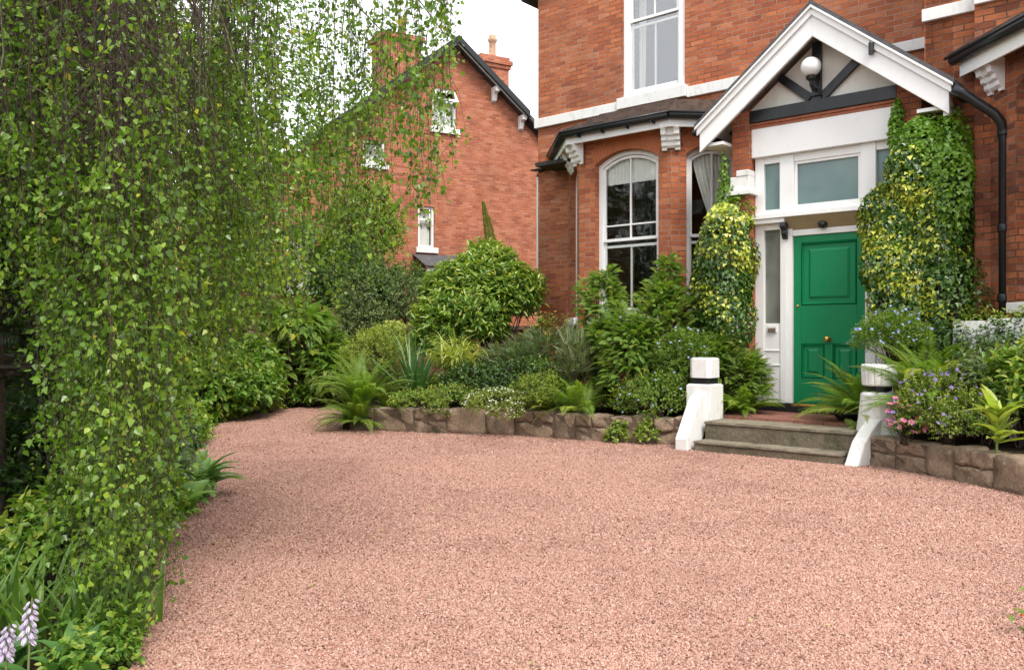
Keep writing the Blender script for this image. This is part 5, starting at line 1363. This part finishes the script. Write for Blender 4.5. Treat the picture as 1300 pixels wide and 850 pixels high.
# broad pale leaved plant at the right edge
fb = FB(79); st = FB(80); b0 = hw(2.75, -2.16, .27); r = fb.r
for k in range(26):
    a = r.uniform(0, 6.28); el_ = r.uniform(.25, 1.2); p = b0+np.array([0, 0, .12+.012*k]); d_ = np.array([math.cos(a)*math.cos(el_), math.sin(a)*math.cos(el_), math.sin(el_)])
    fb.strap(p, a, el_, r.uniform(.26, .4), .085, R(40), np.clip(.75+r.normal(0, .15), 0, 1), 6, .2, .8)
st.tube([b0, b0+np.array([0, 0, .5])], [.012, .008], 6)
e = plant('broadleaf_plant', 'fresh light green plant with long pointed leaves at the right edge', 'plant', b0); local([fb, st], b0); fb.build('leaves', LM['lime'], e); st.build('stem', GREENSTEM, e)
for i, (u, n_) in enumerate(((2.22, .42), (2.62, .72))):
    shrub('planter_shoots', ('pale green shoots growing in the planter by the black downpipe', 'green shoots growing in the planter at the right edge')[i], 'plant', [(hw(u, -n_, 1.46), (.16, .07, .1), 1)], hw(u, -n_, 1.38), 'lime', 82+i, tw=26, lpt=6, tlen=.12, L=.06, W=.022, up=.8, stems=6, srad=.003)
# pot on the landing
pp = hw(.92, -.62, .362); e = empty('plant_pot', tuple(pp)); tag(e, 'shallow dark plant pot standing on the red landing by the door', 'pot')
MB().lathe([(.10, 0), (.16, .07), (.165, .085), (.15, .085), (.14, .06)], (0, 0, 0), 20).build('pot', simple('dark_glazed_pot', (.02, .02, .022), .3), e, smooth=True)
fern('fern', 'small fern growing in the dark pot on the landing', hw(.86, -.66, .42), n=20, length=.2, seed=85, elev=(15, 60), droop=(30, 70), plen=.05, pw=.014, npair=12, tintb=.7, rr=.0015)
fern('fern', 'tiny fern seedling in the joint at the right end of the top step', hw(1.15, -1.12, .33), n=15, length=.2, seed=86, elev=(15, 60), droop=(30, 70), plen=.05, pw=.014, npair=12, tintb=.7, rr=.0015)
# red flowered sprig leaning in at the bottom right
fb = FB(87); st = FB(88); fl = FB(89); b0 = np.array([2.66, 3.75, 0.0]); r = fb.r
for k in range(12):
    a = R(180 + r.uniform(-70, 70)) if k else R(176); l = .42 if k else .5; e_ = R(r.uniform(25, 80)); P_ = [b0.copy()]
    for j in range(9): P_.append(P_[-1]+np.array([math.cos(a)*math.cos(e_), math.sin(a)*math.cos(e_), math.sin(e_)])*l/9); e_ -= R(11)
    P_ = np.array(P_); st.tube(P_, np.linspace(.005, .0015, 10), 5)
    for j in range(2, 10):
        for s in (-1, 1):
            fb.leaves(P_[j], np.array([math.cos(a+s*1.1), math.sin(a+s*1.1), -.15]), (0, 0, 1), r.uniform(.035, .06), .02, np.clip(r.normal(.5, .2), 0, 1), 'leaf')
    add_flowers(fl, P_[[5, 8]]+np.array([0, 0, -.02]), .022, 4)
e = plant('red_flowered_sprig', 'red flowered sprig poking in over the gravel at the bottom right', 'plant', b0); local([fb, st, fl], b0)
fb.build('leaves', LM['mid'], e); st.build('stem', GREENSTEM, e); fl.build('blossom', LM['red'], e)

# --- far left of the drive, behind and beyond the birch
shrub('cotoneaster', 'dense dark small leaved shrub behind the yellow green mound at the end of the drive', 'shrub', [bb(408, 505, 380, 470, 17.0, .9, .6), bb(400, 470, 420, 500, 16.6, .7, .5), bb(440, 530, 350, 420, 17.2, .8, .4)], gb_(450, 17.0, 0), 'grey', 100, tw=1360, lpt=9, tlen=.2, L=.055, W=.026, up=.3, droopy=.3, stems=20, srad=.02)
shrub('laurel', 'tall dark green shrub against the neighbouring brick gable', 'shrub', [bb(400, 500, 320, 420, 18.4, 1.0, .7), bb(470, 548, 340, 440, 18.6, .9, .5)], gb_(470, 18.5, 0), 'dark', 101, tw=1360, lpt=9, tlen=.24, L=.085, W=.04, up=.4, tintb=.55, stems=20, srad=.03)
shrub('climbing_rose', 'pink flowered climber spreading up the neighbouring brick wall', 'shrub', [bb(425, 505, 245, 340, 20.4, .6, .8), bb(400, 470, 290, 380, 20.2, .6, .5)], gb_(455, 20.4, 0), 'mid', 102, tw=952, lpt=8, tlen=.28, L=.10, W=.05, up=.4, tintb=.65, flowers=('pink', 36, .06, 5), stems=20, srad=.03)
spray_shrub('weeping_conifer', 'arching feathery conifer with a dark bare gap beneath at the end of the drive', 'shrub', [bb(338, 420, 385, 450, 16.0, .8, .6), bb(325, 372, 400, 500, 15.8, .5, .25), bb(385, 445, 420, 505, 16.0, .6, .35), bb(400, 440, 450, 510, 15.9, .5, .2)], gb_(375, 16.2, 0), 'spray', 103, ns=1368, slen=.42, npair=26, plen=.085, pw=.016, elev=25, droop=95, tintb=.5, stems=20, srad=.03)
shrub('hydrangea', 'broad leaved dark green shrub at the left bend of the drive', 'shrub', [bb(240, 335, 462, 528, 13.7, .7, .7), bb(285, 350, 440, 520, 14.4, .7, .5), bb(215, 290, 450, 530, 13.0, .6, .4)], gb_(290, 14.0, 0), 'mid', 104, tw=884, lpt=8, tlen=.2, L=.12, W=.075, up=.6, tintb=.3, stems=14, srad=.015)
shrub('red_valerian', 'pink and red flowered plant behind the broad leaved shrub', 'plant', [bb(262, 342, 425, 462, 15.4, .5, 1)], gb_(300, 15.4, 0), 'mid', 105, tw=190, lpt=7, tlen=.16, L=.06, W=.03, up=.8, flowers=('pink', 150, .05, 5))
shrub('weed', 'yellow green tuft at the far edge of the gravel', 'plant', [bb(326, 358, 508, 524, 14.6, .2, 1)], gb_(342, 14.6, 0), 'lime', 106, tw=60, lpt=8, tlen=.09, L=.06, W=.012, up=.9)
shrub('ground_cover', 'low broad leaves below the arching conifer at the end of the drive', 'plant', [bb(372, 420, 488, 516, 15.9, .4, 1)], gb_(396, 15.9, 0), 'mid', 107, tw=110, lpt=8, tlen=.12, L=.10, W=.06, up=.6, tintb=.4)
for i, (px, d, n, l, lab) in enumerate(((243, 6.9, 44, .5, 'variegated hosta spilling onto the gravel beneath the birch'), (218, 6.3, 26, .38, 'hosta clump nearer the viewer beneath the birch curtain'), (212, 8.1, 26, .4, 'hosta clump farthest along the left gravel edge'))):
    strap_plant('hosta', lab, 'plant', gb_(px, d, .03), 'hosta', n=n+16, length=l, width=.15, elev=(25, 75), droop=(60, 110), seed=110+i, tip=.8, spread=.07, tintb=.85, fold=.18)
# low border plants under the birch
BR = [('leafy green border plant under the birch, nearest the bend', 'mid', -3.75, 9.0, .5), ('dark low shrub beneath the birch beside the hostas', 'dark', -3.3, 7.6, .5), ('pale leaved border plant in the shade of the birch', 'blue', -2.85, 6.5, .42), ('light green leafy plant at the foot of the hanging birch twigs', 'mid', -2.45, 5.3, .4), ('bright green border plant behind the strap leaves', 'mid', -2.35, 4.5, .34),
      ('tall leafy shrub deep under the birch', 'mid', -4.4, 8.0, .8), ('dense dark shrub behind the birch border', 'dark', -5.0, 10.5, 1.1), ('mid green bush left of the far hydrangea', 'mid', -5.3, 12.4, .9), ('shadowy shrub beside the dark conifer trunk', 'dark', -3.6, 6.0, .6)]
for i, (lab, mt, x, y, h) in enumerate(BR):
    shrub('border_shrub', lab, 'shrub', [((x, y, h*.6), (h*.75, h*.7, h*.62), 1)], (x, y, 0), mt, 120+i, tw=int(260+200*h), lpt=8, tlen=.14, L=.055+.03*h, W=.03+.012*h, up=.7, tintb=.4)
shrub('ground_cover', 'low leafy edging plants along the far left edge of the gravel', 'plant', [((-4.75, 12.3, .14), (.3, .9, .2), .6), ((-4.65, 13.7, .14), (.3, .8, .2), .5), ((-4.5, 11.3, .14), (.35, .7, .2), .5), ((-4.2, 10.3, .14), (.35, .7, .2), .4)], (-4.7, 12.4, 0), 'mid', 133, tw=620, lpt=8, tlen=.12, L=.075, W=.045, up=.6, tintb=.4)
shrub('hedge_shrub', 'big dark rounded shrub between the two yews and the boundary', 'shrub', [((-6.5, 10.8, 1.5), (1.5, 1.0, 1.7), 1)], (-6.5, 10.8, 0), 'dark', 134, tw=900, lpt=9, tlen=.25, L=.1, W=.055, up=.4, stems=14, srad=.03)
shrub('ground_cover', 'low leafy edging plant beside the strap leaves at the bottom left', 'plant', [((-1.68, 3.4, .05), (.11, .2, .07), .5), ((-1.82, 3.75, .06), (.13, .3, .09), .5), ((-2.02, 4.3, .06), (.13, .4, .09), .4)], (-1.65, 3.6, 0), 'mid', 135, tw=330, lpt=7, tlen=.07, L=.035, W=.02, up=.6, tintb=.35, srad=.003)
# strap leaves and hostas at the bottom left
for i, (x, y, l, lab) in enumerate(((-1.76, 3.8, .36, 'upright strap leaved clump at the gravel edge'), (-1.85, 3.6, .42, 'strap leaved clump between the gravel and the lilac flowers'), (-1.95, 4.1, .5, 'strap leaved clump behind the nearest ones'), (-2.2, 3.75, .55, 'strap leaved clump behind the lilac flower spikes'))):
    strap_plant('day_lily', lab, 'plant', (x, y, 0), 'grass', n=34, length=l, width=.034, elev=(55, 88), droop=(25, 80), seed=140+i, tip=.5, spread=.09, tintb=.2)
for i, (x, y, lab) in enumerate(((-1.72, 3.25, 'broad blue green hosta leaves at the bottom left'), (-2.02, 3.3, 'hosta leaves at the bottom left corner under the flower spikes'))):
    strap_plant('hosta', lab, 'plant', (x, y, 0), 'hosta', n=13, length=.26, width=.075, elev=(40, 80), droop=(50, 90), seed=150+i, tip=.75, spread=.06, tintb=.35)
def hosta_flower(label, base, h, seed):
    st = FB(seed); fl = FB(seed+1); r = fl.r; b0 = np.array(base, float)
    st.tube([b0, b0+np.array([.01, 0, h*.6]), b0+np.array([.02, 0, h])], [.005, .004, .0025], 6)
    for k in range(30):
        t = k/30; p = b0+np.array([.02*t, 0, h*(.66+.34*t)]); a = k*2.4; s = .038*(1-.45*t)
        o = np.array([math.cos(a), math.sin(a), 0])
        # a bell: six narrow petals around a drooping axis
        ax = nrmz(o*.75+np.array([0, 0, -.75])); c1 = nrmz(np.cross(ax, [0, 0, 1.])); c2 = np.cross(ax, c1)
        for j in range(6):
            an = j*math.pi/3; rr = c1*math.cos(an)+c2*math.sin(an)
            fl.leaves(p+o*.008, ax+rr*.22, rr, s, s*.26, np.clip(r.normal(.5, .2), 0, 1), 'leaf')
    e = plant('hosta_flower', label, 'flower', b0, 'lilac hosta flower spikes'); local([st, fl], b0)
    st.build('stem', GREENSTEM, e); fl.build('petals', LM['lilac'], e)
hosta_flower('taller spike of drooping pale lilac bells at the bottom left', (-1.72, 3.0, .0), .42, 160)
hosta_flower('shorter fading lilac flower spike cut by the left edge', (-1.80, 3.0, .0), .33, 162)

# --- dark conifer at the left edge and the big evergreens behind
def conifer(name, label, base, h, rad, z0, seed, n=520, mat='yew', tr=.14):
    fb = FB(seed); st = FB(seed+1); lm = FB(seed+2); r = fb.r; base = np.asarray(base, float)
    st.tube(base+np.stack([np.zeros(7), np.zeros(7), np.linspace(0, h, 7)], -1), np.linspace(tr, tr*.3, 7), 10)
    for k in range(n):
        z = z0+(h-z0)*r.random(); a = r.uniform(0, 6.283); q = rad*(1-.6*(z-z0)/(h-z0))*r.uniform(.45, 1.05)
        p = base+np.array([math.cos(a)*q, math.sin(a)*q, z]); p0 = base+np.array([0, 0, z+.1])
        if k % 5 == 0: lm.tube([p0, (p0+p)/2+np.array([0, 0, .06]), p], [.02, .012, .004], 5)
        fb.frond(p-np.array([math.cos(a), math.sin(a), 0])*.12, a+r.normal(0, .5), R(r.uniform(-10, 45)), .34*r.uniform(.7, 1.3), R(60), 14, .12, .022, np.clip(r.normal(.4, .2), 0, 1), lm, 'pin', r.normal(0, .5), False, 'cone', .002)
    e = plant(name, label, 'tree', base); local([fb, st, lm], base)
    fb.build('crown', LM[mat], e); st.build('trunk', BARK, e); lm.build('limb', BARK, e)
conifer('yew', 'very dark yew with bare brown trunk at the left edge', (-3.55, 5.7, 0), 4.6, 1.0, .9, 170, 900)
conifer('yew', 'second dark yew deeper behind the left one', (-4.9, 7.2, 0), 5.5, 1.4, .3, 173, 1100)
TR = [('broad dark evergreen tree behind the left side of the birch', (-9.0, 11.5, 0), 5.2, [((-9, 11.5, 4.2), (2.6, 2.2, 3.9), 1)], 'dark', 1500),
      ('mid green tree behind the middle of the birch curtain', (-6.7, 13.0, 0), 5.2, [((-6.8, 13.0, 4.3), (2.0, 1.8, 4.1), 1)], 'mid', 1300),
      ('tall leafy tree with a few white blossoms behind the birch', (-5.6, 14.6, 0), 4.6, [((-5.9, 14.6, 3.6), (1.5, 1.4, 3.2), 1)], 'mid', 900),
      ('evergreen tree at the far left between yew and boundary', (-8.6, 8.8, 0), 5.0, [((-8.2, 9.0, 3.6), (2.0, 1.8, 3.5), 1)], 'dark', 1100),
      ('slender leafy tree between the birch curtain and the far brick gable', (-5.5, 18.8, 0), 5.5, [((-5.6, 18.8, 4.9), (1.35, 1.3, 3.9), 1)], 'mid', 900),
      ('wide dark hedge tree closing the view at the far left', (-12.5, 13.5, 0), 5.5, [((-12.2, 13.0, 3.6), (3.2, 2.2, 3.7), 1)], 'dark', 1500),
      ('dark low evergreen filling the gap behind both yews', (-7.2, 8.8, 0), 2.2, [((-7.0, 9.0, 1.6), (2.0, 1.2, 1.7), 1)], 'dark', 900),
      ('light green tree beside the far gable glimpsed through the birch', (-9.5, 19, 0), 6, [((-9.3, 19, 5.6), (2.6, 2.2, 4.6), 1)], 'mid', 900)]
for i, (lab, b, th_, bl, mt, tw) in enumerate(TR):
    big_tree('garden_tree', lab, b, th_, bl, mt, 200+i*7, tw=tw, lpt=11, tlen=.5, L=.13, W=.075, tintb=.4, flowers=('white', 60, .06) if 'white' in lab else None)
# ------------------------------------------------------------------ weeping birch
def birch(base):
    fb = FB(300); tw = FB(301); lm = FB(302); st = FB(303); r = fb.r; base = np.array(base, float)
    hh = np.linspace(0, 1, 12)
    tr = base + np.stack([.35*hh**1.5+.05*np.sin(hh*5), .12*np.sin(hh*4), hh*6.2], -1)
    st.tube(tr, np.linspace(.19, .07, 12)*(1+.4*np.exp(-hh*14)), 14)
    def zend(x, y):
        """height at which the hanging twigs stop: to the ground close to the border, higher towards the drive"""
        xs = [-6, -2.6, -2.42, -2.28, -2.05, -1.95, -1.80, -1.42, -1.05, -.78, -.55, -.40, -.25]
        zs = [1.6, 1.6, 1.3, .25, -.10, -.10, .72, 1.12, 1.35, 1.65, 1.9, 2.15, 2.9]
        z = np.interp(x*(4.4/max(y, 3.4)), xs, zs)
        return CAM_H+(z-CAM_H)*max(y, 3.4)/4.4 if z > CAM_H else z + .03*(y-4.4)
    limbs = []
    ends = []
    for k in range(30):
        # branch ends cover an oval that reaches over the edge of the drive
        y = r.uniform(3.3, 7.6); x = r.uniform(-3.6, -.35)
        x = min(x, -.30 - .08*(y-3.6))
        ends.append((x, y))
    ends += [(-1.62, 3.6), (-1.8, 3.55), (-1.95, 3.75), (-1.7, 3.9), (-.40, 4.2), (-.36, 3.9), (-.45, 4.6), (-.6, 4.9), (-.5, 4.5), (-.75, 4.0), (-1.0, 4.3), (-1.3, 3.9), (-1.6, 4.2), (-1.9, 3.8), (-2.2, 4.3), (-.62, 5.4), (-2.0, 4.8), (-2.6, 3.9)]
    for x, y in ends:
        k0 = tr[r.integers(4, 11)]; e_ = np.array([x, y, r.uniform(3.5, 4.2) + (.45 if x > -.8 else 0)])
        m = (k0+e_)/2; m[2] = max(k0[2], e_[2]) + r.uniform(.5, 1.1)
        t = np.linspace(0, 1, 16)[:, None]
        P = (1-t)**2*k0 + 2*t*(1-t)*m + t**2*e_
        P += np.cumsum(r.normal(0, .02, P.shape), 0)
        lm.tube(P, np.linspace(.04, .004, 16), 6); limbs.append(P)
    # a few bare arching branches that dip into view at the top left
    for k in range(150):
        x = r.uniform(-3.6, -1.3); y = r.uniform(3.6, 5.2)
        k0 = np.array([x-1.0-r.random()*.6, y+.6, r.uniform(3.2, 4.2)]); e_ = np.array([x+r.uniform(-.7, .7), y+r.normal(0, .3), r.uniform(1.3, 2.9)]); k0[0] = x + (r.choice([-1, -1, -1, 1]) if x < -2.2 else -1)*r.uniform(.3, 1.6)
        m = np.array([x, y, k0[2]+.1]); t = np.linspace(0, 1, 18)[:, None]
        P = (1-t)**2*k0 + 2*t*(1-t)*m + t**2*e_ + np.cumsum(r.normal(0, .022, (18, 3)), 0)
        lm.tube(P, np.linspace(r.choice([.004, .005, .006, .012]), .0015, 18), 5)
        if k < 14: limbs.append(P[5:])
    def leafset(P, dens, L, tb, W=.82, skip=0.):
        """leaves hanging along a twig P (n,3)"""
        seg = np.linalg.norm(np.diff(P, axis=0), axis=1); tot = seg.sum(); n = max(2, int(tot/dens))
        s = np.sort(r.random(n))*tot; cum = np.concatenate([[0], np.cumsum(seg)])
        s = s[s > skip*tot]; n = len(s)
        if n < 1: return
        p = np.stack([np.interp(s, cum, P[:, i]) for i in range(3)], -1)
        a = r.uniform(0, 6.283, n); off = np.stack([np.cos(a), np.sin(a), np.zeros(n)], -1)
        p = p + off*r.uniform(.004, .028, n)[:, None]
        ax = nrmz(off*r.uniform(.1, 1.2, n)[:, None] + np.array([0, 0, -1.])*r.uniform(.1, 1.2, n)[:, None] + r.normal(0, .25, (n, 3)))
        nr = nrmz(off*.6 + np.array([0, 0, .3]) + r.normal(0, .75, (n, 3)))
        sz = L*r.uniform(.4, 1.2, n)
        fb.leaves(p, ax, nr, sz, sz*W, np.where(r.random(n) < .012, 1, np.clip(r.normal(tb, .2, n), 0, .93)), 'birch')
    ns = 0
    limbpts = np.concatenate([P[3:] for P in limbs])
    order = r.permutation(len(limbpts))
    target = 900
    cen = limbpts[r.choice(len(limbpts), 190)]; cen[:16] = np.array([[-1.5-.045*i, 3.5+.09*(i % 5), 3.6] for i in range(16)]); cen = cen + r.normal(0, .12, (190, 3))*np.array([1, 1, .4])
    tries = 0
    while ns < target and tries < 9000:
        tries += 1
        p0 = cen[r.integers(0, 190)] + r.normal(0, .075, 3)*np.array([1, 1, .8]) if r.random() < .7 else limbpts[order[tries % len(order)]] + r.normal(0, .14, 3)*np.array([1, 1, .4])
        if p0[1] < 3.3 or p0[1] > 8.2 or p0[0] > -.3: continue
        vis = p0[0]/p0[1]
        if vis < -.72: 
            if r.random() < .7: continue
        ze = zend(p0[0], p0[1]); ze = max(.04, ze + abs(r.normal(0, .38 if ze > .5 else .22)))
        if r.random() < .25: ze += r.uniform(0, .9)
        l = p0[2]-ze
        if l < .25: continue
        # edge strands thin out
        if vis > -.095 and r.random() < .25: continue
        m = max(5, int(l/.12)); t = np.linspace(0, 1, m)
        dr = nrmz(np.array([r.normal(.25, .4), r.normal(-.1, .4), 0])); amp = r.uniform(.02, .14)
        P = p0 + np.stack([dr[0]*amp*np.sqrt(t)+.015*np.sin(t*9+r.random()*6), dr[1]*amp*np.sqrt(t)+.015*np.cos(t*8+r.random()*6), -t*l], -1) + np.cumsum(r.normal(0, .006, (m, 3)), 0)
        tw.tube(P, np.linspace(.0032, .0009, m), 3)
        dark = p0[0] < -2.0
        bare = r.random() < (.5 if p0[0] < -1.6 else .15)
        dn = r.uniform(.8, 2.0); tb_ = r.normal(.48, .16)
        top = p0[0] < -1.35 and r.random() < .7
        leafset(P, (.030 if bare else .0165)*dn, .031, tb_, skip=r.uniform(.25, .55) if (bare or top) else .02)
        # side twigs
        for q in range(int(l/.16)):
            j = r.integers(1, m-1); a = r.uniform(0, 6.283); ll = r.uniform(.12, .38)*(1 if not bare else .6)
            tt = np.linspace(0, 1, 5)
            Q = P[j] + np.stack([math.cos(a)*.10*np.sqrt(tt), math.sin(a)*.10*np.sqrt(tt), -tt*ll], -1)
            if Q[-1, 2] < .05: continue
            if (top or bare) and j < m*.4: tw.tube(Q + np.stack([.2*tt, 0*tt, 0*tt], -1)*r.choice([-1, 1]), np.linspace(.0022, .0008, 5), 3); continue
            tw.tube(Q, np.linspace(.0016, .0006, 5), 3)
            leafset(Q, .0185*dn, .031, tb_+.05)
        ns += 1
    e = plant('weeping_birch', 'weeping birch with long leafy curtains of twigs hanging over the left of the drive', 'tree', base)
    local([fb, tw, lm, st], base)
    fb.build('foliage', LM['birch'], e); tw.build('twigs', TWIG, e); lm.build('limb', BARK, e); st.build('trunk', BARK, e)
    print('birch strands', ns, 'faces', sum(len(q) for q in fb.Q))
birch((-4.4, 5.0, 0))
tot = sum(len(o.data.polygons) for o in sc.objects if o.type == 'MESH')
print('total faces', tot)
